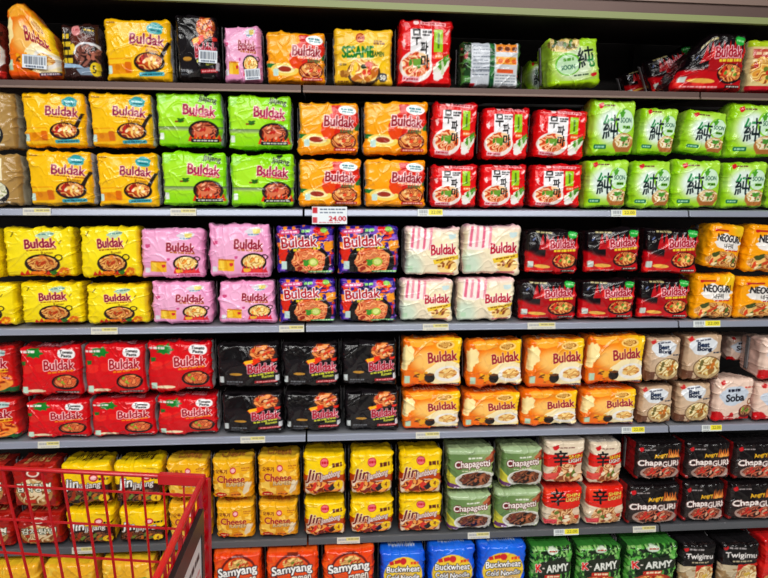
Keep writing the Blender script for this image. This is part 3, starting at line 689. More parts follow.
class MB:                                          # collects bars and boxes into one mesh
    def __init__(s): s.bm = bmesh.new(); s.mats = []
    def mi(s, m):
        if m not in s.mats: s.mats.append(m)
        return s.mats.index(m)
    def hexa(s, v, m):
        vs = [s.bm.verts.new(p) for p in v]; k = s.mi(m)
        for f in ((0, 3, 2, 1), (4, 5, 6, 7), (0, 1, 5, 4), (1, 2, 6, 5), (2, 3, 7, 6), (3, 0, 4, 7)):
            s.bm.faces.new([vs[i] for i in f]).material_index = k
        return s
    def box(s, x0, y0, z0, x1, y1, z1, m):
        return s.hexa([(x0, y0, z0), (x1, y0, z0), (x1, y1, z0), (x0, y1, z0), (x0, y0, z1), (x1, y0, z1), (x1, y1, z1), (x0, y1, z1)], m)
    def bar(s, p, q, w, h, m, up=(0, 0, 1)):
        p, q = Vector(p), Vector(q); d = (q - p).normalized(); a = d.cross(Vector(up))
        if a.length < 1e-4: a = d.cross(Vector((0, 1, 0)))
        a.normalize(); b = a.cross(d).normalized()
        a *= w/2; b *= h/2
        return s.hexa([p - a - b, p + a - b, p + a + b, p - a + b, q - a - b, q + a - b, q + a + b, q - a + b], m)
    def tube(s, p, q, rad, m, n=12, caps=True):
        p, q = Vector(p), Vector(q); d = (q - p).normalized(); a = d.cross(Vector((0, 0, 1)))
        if a.length < 1e-4: a = Vector((1, 0, 0))
        a.normalize(); b = d.cross(a); k = s.mi(m)
        A = [s.bm.verts.new(p + rad*(math.cos(6.28319*i/n)*a + math.sin(6.28319*i/n)*b)) for i in range(n)]
        B = [s.bm.verts.new(q + rad*(math.cos(6.28319*i/n)*a + math.sin(6.28319*i/n)*b)) for i in range(n)]
        for i in range(n):
            f = s.bm.faces.new([A[i], A[(i + 1) % n], B[(i + 1) % n], B[i]]); f.material_index = k; f.smooth = True
        s.bm.faces.new(A[::-1]).material_index = k; s.bm.faces.new(B).material_index = k
        return s
    def build(s, name, parent=None, bevel=0):
        bmesh.ops.recalc_face_normals(s.bm, faces=s.bm.faces)
        me = bpy.data.meshes.new(name); s.bm.to_mesh(me); s.bm.free()
        for m in s.mats: me.materials.append(m)
        o = link(name, me, parent)
        if bevel:
            b = o.modifiers.new('edge', 'BEVEL'); b.width = bevel; b.segments = 2; b.limit_method = 'ANGLE'
        return o

# ------------------------------------------------------------------ a soft printed multipack: closed wrapper, wrinkled, print on its front
def set_print(me, cols):
    a = me.color_attributes.new('print', 'FLOAT_COLOR', 'POINT')
    c = np.ones((len(cols), 4), np.float32); c[:, :3] = cols; a.data.foreach_set('color', c.ravel())

def pack_mesh(name, pr, w, h, d, seed, shape=None, soft=1.0, crumple=1.0):
    cs = pr.small(); nv, nu = cs.shape[:2]; nd = 16
    hx, hz = w/2, h/2
    xs = np.linspace(-hx, hx, nu); ys = np.linspace(0, d, nd); zs = np.linspace(-hz, hz, nv)
    I, J, K = np.meshgrid(np.arange(nu), np.arange(nd), np.arange(nv), indexing='ij')
    surf = (J == 0) | (I == 0) | (I == nu - 1) | (K == 0) | (K == nv - 1)
    idx = np.full(surf.shape, -1); idx[surf] = np.arange(surf.sum())
    i, j, k = I[surf], J[surf], K[surf]
    p = np.stack([xs[i], ys[j], zs[k]], 1)
    R = np.array([.009, .022, .008])*soft
    q = np.stack([np.clip(p[:, 0], -hx + R[0], hx - R[0]), np.clip(p[:, 1], R[1], d - R[1]), np.clip(p[:, 2], -hz + R[2], hz - R[2])], 1)
    t = (p - q)/R; L = np.linalg.norm(t, axis=1)[:, None]; t = t/np.maximum(L, 1e-6)
    n = t/R; n /= np.maximum(np.linalg.norm(n, axis=1)[:, None], 1e-6)
    P = q + R*t
    u, v = p[:, 0]/hx, p[:, 2]/hz
    s = seed*17 + 3
    ew = np.maximum(sstep(.55, 1, np.abs(u)), sstep(.6, 1, np.abs(v)))
    X0, Y0, Z0 = p[:, 0]*10, p[:, 1]*10, p[:, 2]*10
    X, Y, Z = .77*X0 + .35*Y0 + .53*Z0, -.21*X0 + .93*Y0 - .30*Z0, -.60*X0 + .12*Y0 + .79*Z0
    dw = .35*noise(X*.7, Y*.7, Z*.7, s + 9)
    dv = .5*noise(X*2.1 + 5, Y*1.6, Z*2.1, s + 8)
    c1 = (1 - np.abs(noise(X*1.25 + dw, Y*.9, Z*1.25 - dw, s + 1)))**9; c2 = (1 - np.abs(noise(X*2.3 + dv, Y*1.4, Z*2.5 + dw, s + 2)))**7
    c3 = (1 - np.abs(noise(.6*X0 - 3.4*Z0 + dw, Y0, 2.9*X0 + Z0 + dv, s + 3)))**6
    disp = crumple*(.0030*noise(X*.8, Y*.6, Z*.8, s) + .0022*noise(X*1.7 + dw, Y, Z*1.7, s + 12) + (.0026 + .0014*ew)*c1 + (.0020 + .0016*ew)*c2 + (.0013 + .0012*ew)*c3 + .0005*ridge(X*6 + dv, Y*4, Z*5.4 + dw, s + 11))
    disp += .0022*sstep(.62, .98, np.abs(v))*ridge(X0*3.7 + dw, Y0*.6, Z0*.5, s + 4) + .0022*sstep(.66, .98, np.abs(u))*ridge(X0*.5, Y0*.5, Z0*3.4 + dw, s + 5)
    front = np.clip(-n[:, 1], 0, 1)
    P = P + n*disp[:, None]
    P[:, 1] -= front*.015*np.clip(1 - u*u, 0, 1)**.55*np.clip(1 - v*v, 0, 1)**.55
    # the wrapper's outline wanders and its corners stay a little pulled out
    P[:, 2] += .0032*noise(X0*.6, Y0*.6, 0, s + 6)*sstep(.1, 1, v) - .004*sstep(.5, 1, v)*(1 - u*u)*0
    P[:, 0] += .0035*noise(0, Y0*.6, Z0*.6, s + 7)*np.abs(u)**3
    for ax_, hw_ in ((0, hx - .0012), (2, hz)):                # squeeze into its measured width and height
        lo_, hi_ = P[:, ax_].min(), P[:, ax_].max(); P[:, ax_] = (P[:, ax_] - lo_)/(hi_ - lo_)*2*hw_ - hw_
    P[:, 1] = np.maximum(P[:, 1], -.03)
    back = np.clip(P[:, 1]/d, 0, 1)**1.3
    P[:, 2] -= back*h*.13*sstep(0, 1, v); P[:, 0] *= 1 - .10*back
    uu, vv = np.clip(P[:, 0]/hx*1.07, -1, 1), np.clip(P[:, 2]/hz*1.04, -1, 1)
    if shape: P = shape(P, u, v)
    cmap = lin(cs)**1.14
    fi = (uu*.5 + .5)*(nu - 1); fk = (.5 - vv*.5)*(nv - 1); a0 = np.minimum(fi.astype(int), nu - 2); b0 = np.minimum(fk.astype(int), nv - 2)
    fa, fb = (fi - a0)[:, None], (fk - b0)[:, None]
    col = (cmap[b0, a0]*(1 - fa) + cmap[b0, a0 + 1]*fa)*(1 - fb) + (cmap[b0 + 1, a0]*(1 - fa) + cmap[b0 + 1, a0 + 1]*fa)*fb
    side = (j > 1) & ((i == 0) | (i == nu - 1)); sc = lin(C(*pr.side))
    col[side] = sc*(1 + .1*noise(X*2, Y*3, Z*2, s))[side][:, None]
    top = (j > 0) & (k == nv - 1); tcol = lin(C(*pr.top)); col[top] = tcol
    if pr.topmark:
        T = Print(pr.top, W=pr.W, H=48); T.text(pr.topmark[0], .5, .5, .62, .5, pr.topmark[1], 0, 1)
        tc = lin(T.small()); tt = top & (j > 0); col[tt] = tc[15 - j[tt], i[tt]]
    nb = len(P); P = np.vstack([P, [[0, d, 0]]]); col = np.vstack([col, sc[None]])
    F = []
    def quads(a, b, c, e): F.append(np.stack([a.ravel(), b.ravel(), c.ravel(), e.ravel()], 1))
    A = idx[:, 0, :]; quads(A[:-1, :-1], A[1:, :-1], A[1:, 1:], A[:-1, 1:])
    A = idx[:, :, -1]; quads(A[:-1, :-1], A[1:, :-1], A[1:, 1:], A[:-1, 1:])
    A = idx[:, :, 0]; quads(A[:-1, :-1], A[:-1, 1:], A[1:, 1:], A[1:, :-1])
    A = idx[0]; quads(A[:-1, :-1], A[:-1, 1:], A[1:, 1:], A[1:, :-1])
    A = idx[-1]; quads(A[:-1, :-1], A[1:, :-1], A[1:, 1:], A[:-1, 1:])
    F = np.vstack(F)
    B = idx[:, -1, :]; ring = np.concatenate([B[:, 0], B[-1, 1:], B[-2::-1, -1], B[0, -2:0:-1]]); r2 = np.roll(ring, -1)
    tri = np.stack([r2, ring, np.full(len(ring), nb)], 1)
    me = bpy.data.meshes.new(name)
    loops = np.concatenate([F.ravel(), tri.ravel()]).astype(np.int32)
    me.vertices.add(len(P)); me.vertices.foreach_set('co', P.astype(np.float32).ravel())
    me.loops.add(len(loops)); me.loops.foreach_set('vertex_index', loops)
    st = np.concatenate([np.arange(len(F))*4, len(F)*4 + np.arange(len(tri))*3]).astype(np.int32)
    me.polygons.add(len(st)); me.polygons.foreach_set('loop_start', st)
    me.polygons.foreach_set('use_smooth', np.ones(len(st), bool))
    me.update(calc_edges=True); set_print(me, col); me.materials.append(FILM)
    return me

def seal_mesh(w, h, d, sgn):                         # crimped film edge folded flat along the pack's end
    n, m = 26, 5; V = []; F = []
    for a in range(2):
        for i in range(n):
            z = (i/(n - 1) - .5)*h*.74
            for k in range(m):
                y = d*.5 + k/(m - 1)*.022; x = (w/2 - .0012)*(1 - .10*(y/d)**1.3) - .0008 + .0020*a + .0005*math.sin(i*1.9)
                V.append((sgn*x, y, z + .002*math.sin(i*.9 + k)))
    g = lambda a, i, k: a*n*m + i*m + k
    for i in range(n - 1):
        for k in range(m - 1):
            F += [(g(0, i, k), g(0, i, k + 1), g(0, i + 1, k + 1), g(0, i + 1, k)), (g(1, i, k), g(1, i + 1, k), g(1, i + 1, k + 1), g(1, i, k + 1))]
    for i in range(n - 1):
        for k in (0, m - 1): F.append((g(0, i, k), g(1, i, k), g(1, i + 1, k), g(0, i + 1, k)))
    for k in range(m - 1):
        for i in (0, n - 1): F.append((g(0, i, k), g(0, i, k + 1), g(1, i, k + 1), g(1, i, k)))
    bm = bmesh.new(); vs = [bm.verts.new(v) for v in V]
    for f in F: bm.faces.new([vs[q] for q in f])
    bmesh.ops.recalc_face_normals(bm, faces=bm.faces)
    for f in bm.faces: f.smooth = True
    me = bpy.data.meshes.new('end_seal'); bm.to_mesh(me); bm.free(); me.materials.append(SEALM); return me

def card_mesh(name, pr, w, h, th=.0015, bend=None):    # a thin printed card, front towards -y, origin at its centre
    cs = lin(pr.small()); nv, nu = cs.shape[:2]
    xs = np.linspace(-w/2, w/2, nu); zs = np.linspace(h/2, -h/2, nv)
    Z, X = np.meshgrid(zs, xs, indexing='ij'); Y = np.zeros_like(X) if bend is None else bend(X, Z)
    N = nu*nv
    V = np.vstack([np.stack([X.ravel(), Y.ravel() - th/2, Z.ravel()], 1), np.stack([X.ravel(), Y.ravel() + th/2, Z.ravel()], 1)])
    id0 = np.arange(N).reshape(nv, nu)
    q = np.stack([id0[:-1, :-1].ravel(), id0[1:, :-1].ravel(), id0[1:, 1:].ravel(), id0[:-1, 1:].ravel()], 1)
    F = np.vstack([q, q[:, ::-1] + N])
    ring = np.concatenate([id0[0, :], id0[1:, -1], id0[-1, -2::-1], id0[-2:0:-1, 0]]); r2 = np.roll(ring, -1)
    F = np.vstack([F, np.stack([ring, r2, r2 + N, ring + N], 1)])
    me = bpy.data.meshes.new(name); me.from_pydata(V.tolist(), [], F.tolist())
    c = cs.reshape(-1, 3); set_print(me, np.vstack([c, np.full_like(c, .8)])); me.materials.append(CARD); return me
# ------------------------------------------------------------------ the shelving: rails found in the photo, bays of equal width
ZR = [at(384, y, 0)[2] for y in (94.4, 216.2, 330.6, 438.8, 541.0)]          # rail bottoms: top shelf ... fifth shelf
RH = .019
ZS = [z + RH + .002 for z in ZR]                                              # shelf surfaces
BX = [at(302, 88, 0)[0], at(688, 216.5, 0)[0]]
BW = BX[1] - BX[0]
EDGES = [BX[0] - BW, BX[0], BX[1], BX[1] + BW]
DEP = .46
BASEZ = ZS[4] - .215                                                           # bottom deck
SHN = ['top', 'second', 'third', 'fourth', 'fifth']
for b in range(3):
    x0, x1 = EDGES[b] + .003, EDGES[b + 1] - .003
    for s in range(5):
        brown = s == 0
        e = empty('gondola_shelf', ((x0 + x1)/2, 0, ZR[s]))
        hw = (x1 - x0)/2; m = MB()
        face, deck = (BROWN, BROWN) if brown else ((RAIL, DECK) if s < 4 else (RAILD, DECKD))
        m.box(-hw, .004, RH - .004, hw, DEP, RH, deck); m.box(-hw, .004, .006, hw, .020, RH - .004, deck)
        for k in range(3): m.box(-hw + .02 + k*(hw - .03), .05, .008, -hw + .05 + k*(hw - .03), DEP - .02, RH - .004, UPR)
        m.build('shelf_board', e)
        m = MB()
        if brown:
            m.box(-hw, -.006, .007, hw, .004, RH + .003, BROWN); m.box(-hw, -.010, .001, hw, .004, .007, BROWNT)
        else:
            m.hexa([(-hw, -.006, .001), (hw, -.006, .001), (hw, .004, .001), (-hw, .004, .001), (-hw, -.002, RH - .001), (hw, -.002, RH - .001), (hw, .004, RH + .002), (-hw, .004, RH + .002)], face)
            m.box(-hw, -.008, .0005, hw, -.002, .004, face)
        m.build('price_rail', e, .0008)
        tag(e, '%s %s shelf from the top in %s' % ('brown steel' if brown else ('pale grey' if s < 4 else 'dark grey'), 'uppermost' if brown else SHN[s], ['the bay behind the shopping cart', 'the bay between the two seams', 'the bay holding the soba packs'][b]), 'shelf', 'gondola shelves')
        if brown: e['label'] = 'brown steel top shelf in ' + ['the bay with the cheese multipack', 'the bay with the sesame multipack', 'the bay with the slumped red and black packs'][b]
    # base deck with kick plate
    e = empty('base_deck', ((x0 + x1)/2, 0, 0)); hw = (x1 - x0)/2; m = MB()
    m.box(-hw, -.05, BASEZ - .03, hw, DEP, BASEZ, DECKD); m.build('deck_board', e); m = MB(); m.box(-hw, -.02, 0, hw, .0, BASEZ - .03, UPR); m.build('kick_plate', e)
    tag(e, 'dark bottom deck under ' + ['the yellow bags behind the cart', 'the orange and blue multipacks', 'the black food-picture multipacks'][b], 'shelf', 'bottom decks of the shelving')
for k, x in enumerate(EDGES):
    m = MB(); m.box(x - .014, DEP, 0, x + .014, DEP + .03, 2.5, UPR)
    o = m.build('gondola_upright'); o.location = (0, 0, 0)
    tag(o, kind='structure'); o.name = 'trim_%d' % (k + 1)
m = MB(); m.box(-3.2, DEP + .031, 0, 3.4, DEP + .06, 3.0, BACK)
for z in np.arange(.3, 2.6, .0508*2): m.box(-3.2, DEP + .0285, z, 3.4, DEP + .0315, z + .006, UPR)
tag(m.build('wall_back'), kind='structure')
m = MB(); m.box(-4, -5, -.02, 4, 1, 0, FLOORM); tag(m.build('floor'), kind='structure')

# canopy above the top shelf
zc = at(534, 15.2, -.02)[2]; zt = at(534, 1.0, -.02)[2]
e = empty('canopy', (at(534, 15, 0)[0], 0, zc), (0, .011, 0)); m = MB(); hh = zt - zc
m.box(-2.6, -.02, .018, 2.9, -.004, hh + .02, BROWN); m.build('canopy_fascia', e); m = MB()
m.box(-2.6, -.024, 0, 2.9, -.004, .018, OLIVE); m.build('light_strip', e); m = MB()
m.box(-2.6, -.004, .01, 2.9, DEP, .03, UPR); m.build('canopy_board', e); m = MB()
m.box(-2.6, -.028, hh + .012, 2.9, -.02, hh + .03, BROWNT); m.build('canopy_edge', e)
tag(e, 'brown steel canopy with an olive strip along its lower edge', 'canopy')

# ------------------------------------------------------------------ the packs
MESH = {}; SEAL = {}; COUNT = {}
NOM = {}
def variants(des):
    return 3
PACKD = .135
ALLP = []
def add_pack(des, box, label, group, zmin=None, zsurf=None, Y=.014, roll=0, yaw=0, pitch=0, shape=None, depth=None, key=None, soft=1.0):
    x0, y0, x1, y1 = box; Ys = Y + .03
    xm, ym = (x0 + x1)/2, (y0 + y1)/2
    w = (at(x1, ym, Ys)[0] - at(x0, ym, Ys)[0]) + .0005; zt = at(xm, y0, Ys)[2]; zb = at(xm, y1, Y + .01)[2]; cx = at(xm, ym, Ys)[0]
    if zsurf is not None: zb = zsurf + .0005
    if zmin is not None: zb = max(zb, zmin + .0005)
    h = zt - zb
    if roll:
        r_ = abs(math.radians(roll)); sn, cs_ = math.sin(r_), math.cos(r_)
        w, h = w - h*sn - .004, h - w*sn - .003; z_, zt = (zt + zb)/2, zt
        if zsurf is not None: z_ = zsurf + .001 + (w*sn + h*cs_)/2
        zb, zt = z_ - h/2, z_ + h/2
    pr = DES[des]; k = COUNT.get(des, 0); COUNT[des] = k + 1; d = depth or PACKD
    kk = (des, k % 3, key)
    if kk not in MESH:
        MESH[kk] = (pack_mesh('noodle_multipack', pr, w, h, d, len(MESH) + 1, shape, soft), w, h, d)
        SEAL[kk] = (seal_mesh(w, h, d, 1), seal_mesh(w, h, d, -1))
    me, w0, h0, d0 = MESH[kk]
    o = link('noodle_multipack', me)
    o.scale = (w/w0, 1, h/h0); o.location = (cx, Y, (zt + zb)/2); o.rotation_euler = (math.radians(pitch), math.radians(roll), math.radians(yaw))
    if not shape:
        for sm in SEAL[kk]: link('end_seal', sm, o)
    tag(o, label, 'noodle pack', group); ALLP.append((cx - w/2, cx + w/2, zt, o))
    return o, zt

ORD = ['first', 'second', 'third', 'fourth', 'fifth']
def block(desc, des, anchor, s, upper, lower, Y=.014, group=None, count_from_end=False, **kw):
    """two layers of one kind on shelf s; places are counted from the neighbours that the anchor names"""
    tops = []
    zsurf = ZS[s] if s < 5 else BASEZ
    for lay, row in (('lower', lower), ('upper', upper)):
        for n, e in enumerate(row):
            box, ex = e[:4], (e[4] if len(e) > 4 else {})
            c = len(row) - 1 - n if count_from_end else n
            where = ('beside' if c == 0 else ORD[c] + ' from') + ' ' + anchor
            lab = '%s, %s layer, %s' % (desc, lay, where)
            k2 = dict(kw); k2.update(ex); dd = k2.pop('des', des)
            if lay == 'lower':
                o, zt = add_pack(dd, box, lab, group or desc + 's', zsurf=zsurf, **{'Y': Y, **k2})
                tops.append((box[0], box[2], zt))
            else:
                under = [z for a, b, z in tops if min(b, box[2]) - max(a, box[0]) > 6]
                add_pack(dd, box, lab, group or desc + 's', zmin=max(under) if under else None, **{'Y': Y, **k2})

# second shelf
block('tan noodle multipack', 'beige', 'the cheese packs', 1, [(-34, 89, 23, 151)], [(-26, 152, 28, 206)], group='tan multipacks')
block('golden yellow cheese noodle multipack', 'cheese', 'the tan packs', 1, [(25, 92, 91, 151), (91, 92, 157, 152)], [(30, 149, 98, 206), (98, 151, 162, 206)], group='cheese multipacks')
block('lime green noodle multipack', 'lime', 'the golden cheese packs', 1, [(157, 91, 226, 150), (227, 93, 294, 152)], [(162, 149, 230, 207), (230, 152, 297, 207)], group='lime multipacks')
block('orange noodle multipack with red splash', 'orange', 'the lime packs', 1, [(296, 100, 361, 157), (361, 99, 428, 157)], [(297, 156, 362, 208), (363, 157, 427, 208)], group='orange splash multipacks')
block('red noodle multipack with white panel', 'radish', 'the orange splash packs', 1, [(427, 98, 479, 162, {'roll': 2}), (479, 104, 529, 161), (529, 106, 586, 164, {'roll': 2})], [(428, 162, 478, 207), (477, 161, 526, 207), (527, 162, 580, 207)], group='red white-panel multipacks')
block('white and lime noodle multipack', 'soon', 'the red white-panel packs', 1, [(585, 98, 632, 158), (632, 104, 675, 158, {'roll': 3}), (675, 107, 725, 159, {'roll': 5}), (722, 102, 773, 159)], [(580, 157, 626, 207), (626, 159, 668, 207), (667, 158, 716, 207), (716, 159, 762, 207), (763, 162, 812, 207)], group='white and lime multipacks')
# third shelf
block('bright yellow noodle multipack', 'yellow', 'the pink packs', 2, [(-55, 223, 6, 279), (6, 224, 82, 280), (82, 223, 145, 281)], [(-44, 279, 23, 326), (23, 279, 90, 326), (88, 281, 153, 325)], count_from_end=True, group='bright yellow multipacks')
block('pink noodle multipack', 'pink', 'the bright yellow packs', 2, [(142, 226, 208, 279), (208, 221, 275, 279)], [(152, 279, 217, 326), (218, 278, 279, 326)], group='pink multipacks')
block('purple noodle multipack', 'purple', 'the pink packs', 2, [(275, 223, 336, 275), (336, 222, 400, 275)], [(278, 275, 338, 323), (338, 276, 397, 323)], group='purple multipacks', soft=.75)
block('cream noodle multipack with pink stripes', 'cream', 'the purple packs', 2, [(402, 224, 460, 277), (459, 222, 520, 277)], [(397, 276, 453, 323), (454, 275, 514, 323)], group='cream multipacks')
block('red and black noodle multipack', 'redblack', 'the cream striped packs', 2, [(520, 225, 578, 276, {'roll': 1}), (578, 224, 639, 275, {'roll': -2}), (638, 225, 695, 275)], [(514, 276, 575, 323), (574, 276, 633, 323), (632, 275, 686, 322)], group='red and black multipacks')
block('amber noodle multipack with white brush label', 'neoguri', 'the red and black packs', 2, [(697, 219, 741, 274, {'roll': 6}), (737, 220, 792, 275, {'roll': 3})], [(687, 271, 730, 317), (730, 274, 783, 317)], group='amber multipacks')
# fourth shelf
block('red multipack with green foot', 'spicy', 'the tomato packs', 3, [(-40, 342, 22, 394)], [(-40, 394, 27, 442)], count_from_end=True, group='red multipacks with green foot')
block('red tomato noodle multipack', 'tomato', 'the packs with green foot', 3, [(22, 341, 87, 396), (87, 340, 150, 395), (149, 337, 216, 392)], [(28, 396, 95, 442), (94, 395, 160, 441), (159, 392, 221, 439)], group='tomato multipacks', soft=.8)
block('black noodle multipack', 'black', 'the tomato packs', 3, [(217, 339, 283, 388), (281, 338, 341, 388), (340, 337, 398, 386)], [(222, 388, 286, 435), (284, 387, 343, 434), (343, 386, 400, 432)], group='black multipacks')
block('orange and gold noodle multipack with white plate', 'witch', 'the black packs', 3, [(399, 333, 462, 388), (462, 334, 524, 389, {'roll': -2}), (523, 334, 583, 388), (582, 331, 642, 385)], [(400, 387, 461, 431), (460, 388, 519, 430), (518, 386, 577, 428), (577, 385, 634, 426)], group='orange and gold multipacks')
block('tan brown soup noodle multipack', 'bestbong', 'the orange and gold packs', 3, [(641, 334, 677, 383), (677, 331, 719, 381)], [(633, 382, 670, 422), (670, 379, 707, 420)], group='tan brown soup multipacks')
block('white and red soba multipack', 'soba', 'the tan brown soup packs', 3, [(721, 333, 752, 378, {'Y': .16}), (754, 334, 802, 380)], [(708, 374, 748, 419), (748, 378, 796, 416)], group='soba multipacks')
# fifth shelf
block('dark red potato noodle multipack', 'potato', 'the black and yellow packs', 4, [(-36, 459, 14, 507), (15, 458, 63, 508)], [(-32, 507, 20, 547), (20, 507, 68, 546)], count_from_end=True, Y=.012, group='dark red multipacks')
block('black and yellow noodle multipack', 'jinjjajang', 'the dark red potato packs', 4, [(63, 457, 116, 503), (116, 456, 167, 503)], [(69, 503, 120, 545), (120, 503, 169, 545)], Y=.012, group='black and yellow multipacks')
block('glossy amber cheese ramen multipack', 'cheeseramen', 'the black and yellow packs', 4, [(168, 455, 211, 498), (211, 454, 256, 498), (257, 451, 302, 497)], [(170, 498, 214, 541), (215, 498, 257, 538), (258, 497, 300, 537)], Y=.012, group='cheese ramen multipacks')
block('yellow and maroon noodle multipack', 'jinjjam', 'the cheese ramen packs', 4, [(302, 447, 347, 494), (348, 446, 394, 494), (396, 445, 442, 493)], [(303, 494, 347, 537), (348, 493, 394, 535), (396, 490, 442, 533)], Y=.012, group='yellow and maroon multipacks')
block('sage green noodle multipack', 'chapagetti', 'the yellow and maroon packs', 4, [(444, 443, 494, 489), (496, 442, 541, 486)], [(443, 488, 491, 529), (491, 484, 539, 527)], Y=.012, group='sage green multipacks')
block('cream and red light noodle multipack', 'shinlight', 'the sage green packs', 4, [(540, 436, 583, 483), (584, 437, 619, 482)], [(539, 482, 580, 521, {'des': 'shinredlight'}), (581, 481, 621, 519, {'des': 'shinredlight'})], Y=.012, group='cream and red multipacks')
block('black and red noodle multipack', 'chapaguri', 'the cream and red light packs', 4, [(629, 437, 678, 479), (679, 437, 727, 478), (727, 437, 776, 478)], [(620, 479, 676, 524, {'Y': .004}), (677, 477, 721, 517), (721, 476, 776, 516)], Y=.012, group='black and red multipacks')
# bottom deck: tall packs, one layer
def low(desc, des, anchor, row, **kw):
    for n, box in enumerate(row):
        add_pack(des, box, '%s on the bottom deck, %s %s' % (desc, 'beside' if n == 0 else ORD[n] + ' from', anchor), desc + 's', zsurf=BASEZ, Y=-.035, **kw)
low('yellow noodle bag with green print', 'oldong', 'the orange multipacks', [(160, 552, 211, 640), (104, 554, 160, 640), (48, 556, 104, 640), (-10, 558, 47, 640)], depth=.16)
low('bright orange noodle multipack', 'samyang', 'the yellow bags', [(214, 546, 266, 636), (266, 545, 320, 636), (321, 543, 376, 636)], depth=.16)
low('blue noodle multipack', 'buckwheat', 'the orange multipacks', [(378, 543, 425, 632), (425, 540, 474, 632), (474, 538, 524, 632)], depth=.16)
low('leafy green noodle multipack', 'army', 'the blue packs', [(525, 540, 569, 630), (570, 539, 618, 630), (618, 538, 672, 628)], depth=.16)
low('black noodle multipack with pale picture', 'udon', 'the leafy green packs', [(672, 537, 709, 626), (710, 536, 752, 626)], depth=.16)
low('plain red noodle multipack', 'shinred', 'the pale-picture packs', [(752, 533, 800, 624)], depth=.16)

# top shelf: single packs
def peak(P, u, v):                                   # a slumped bag: its neck gathered high on one side
    t = sstep(.05, 1, (v + 1)/2); P = P.copy(); w = P[:, 0].max() - P[:, 0].min(); h = P[:, 2].max() - P[:, 2].min()
    P[:, 2] -= t*h*.36*sstep(-.35, 1.2, u) + t*h*.06*sstep(-.5, -1, u); P[:, 0] = P[:, 0]*(1 - .16*t) - t*w*.05
    return P
def slump(P, u, v):
    P = P.copy(); h = P[:, 2].max() - P[:, 2].min(); P[:, 2] -= sstep(0, 1, (v + 1)/2)*h*.30*sstep(.1, 1.1, -u); P[:, 0] -= (1 - sstep(0, 1, (v + 1)/2))*sstep(0, 1, -u)*.05; return P
T = 'on the top shelf'
def single(des, box, label, cat_group=None, **kw):
    return add_pack(des, box, label, cat_group, zsurf=ZS[0], **kw)
single('ember', (-30, 21, 9, 79), 'dark red and white noodle pack beside the slumped orange bag on the top shelf')
o1, _ = single('witch', (8, 3, 66, 80), 'slumped orange and cream noodle bag with gathered peak on the top shelf', shape=peak, key='peak', soft=1.3)
single('brown', (63, 24, 105, 78), 'dark brown noodle pack with yellow round sticker on the top shelf')
single('cheese', (105, 18, 175, 79), 'golden yellow cheese noodle multipack standing on the top shelf')
o2, _ = single('black', (175, 14, 222, 82), 'tall black noodle multipack with barcode label on the top shelf', soft=1.4, key='tall')
o3, _ = single('pink', (222, 24, 265, 81), 'pink noodle multipack with barcode label on the top shelf', key='tall', roll=-1)
single('orange', (266, 31, 328, 82), 'orange noodle multipack with red splash standing on the top shelf')
single('sesame', (332, 29, 394, 84), 'yellow sesame ramen multipack with green lettering on the top shelf', soft=.8)
single('radish', (395, 18, 453, 86), 'tall red noodle multipack with white panel on the top shelf', key='tall')
single('backside', (457, 42, 520, 89), 'green noodle multipack showing its printed back on the top shelf')
single('soon', (524, 60, 548, 90), 'lime pack standing back in shade on the top shelf', Y=.26, key='tall')
single('soonback', (541, 34, 600, 91), 'pale green noodle multipack leaning on the top shelf', roll=-4)
single('redblack', (612, 54, 664, 92), 'red and black pack leaning low at the back of the top shelf', Y=.262, roll=-20, key='lean', depth=.07)
o4, _ = single('redblack', (630, 28, 706, 93), 'tilted red and black multipack with barcode label on the top shelf', Y=.172, roll=-22, key='lean', depth=.07)
single('redblack', (682, 33, 741, 94), 'slumped red and black multipack beside the tan noodle pack on the top shelf', soft=1.1, shape=slump, key='slump')
single('kalbi', (741, 39, 784, 95), 'tan noodle pack with lime header at the end of the top shelf')

def sticker(o, dx, dz, w, h, roll=0):
    p = Print((226, 234, 240), W=96, H=60); p.rect(.0, .9, 1, 1, (200, 214, 226))
    x = .1
    rng = np.random.default_rng(3)
    while x < .9:
        q = rng.uniform(.02, .06); p.rect(x, .3, x + q, .86, (40, 50, 70)); x += q + rng.uniform(.02, .05)
    p.dashes(.5, .15, .7, .12, (70, 84, 110), 0, 8)
    s = link('barcode_label', card_mesh('barcode_label', p, w, h, .001), o); s['label'] = 'white barcode label'
    me = o.data; co = np.empty(len(me.vertices)*3, np.float32); me.vertices.foreach_get('co', co); co = co.reshape(-1, 3)
    near = (np.abs(co[:, 0] - dx) < w/2) & (np.abs(co[:, 2] - dz) < h/2)
    s.location = (dx, co[near, 1].min() - .001, dz); s.rotation_euler = (0, math.radians(roll), 0)
sticker(o1, .008, -.058, .066, .036, 4); sticker(o2, .034, -.025, .052, .034, 3); sticker(o3, .028, -.058, .044, .030, -3); sticker(o4, -.03, -.03, .04, .022)

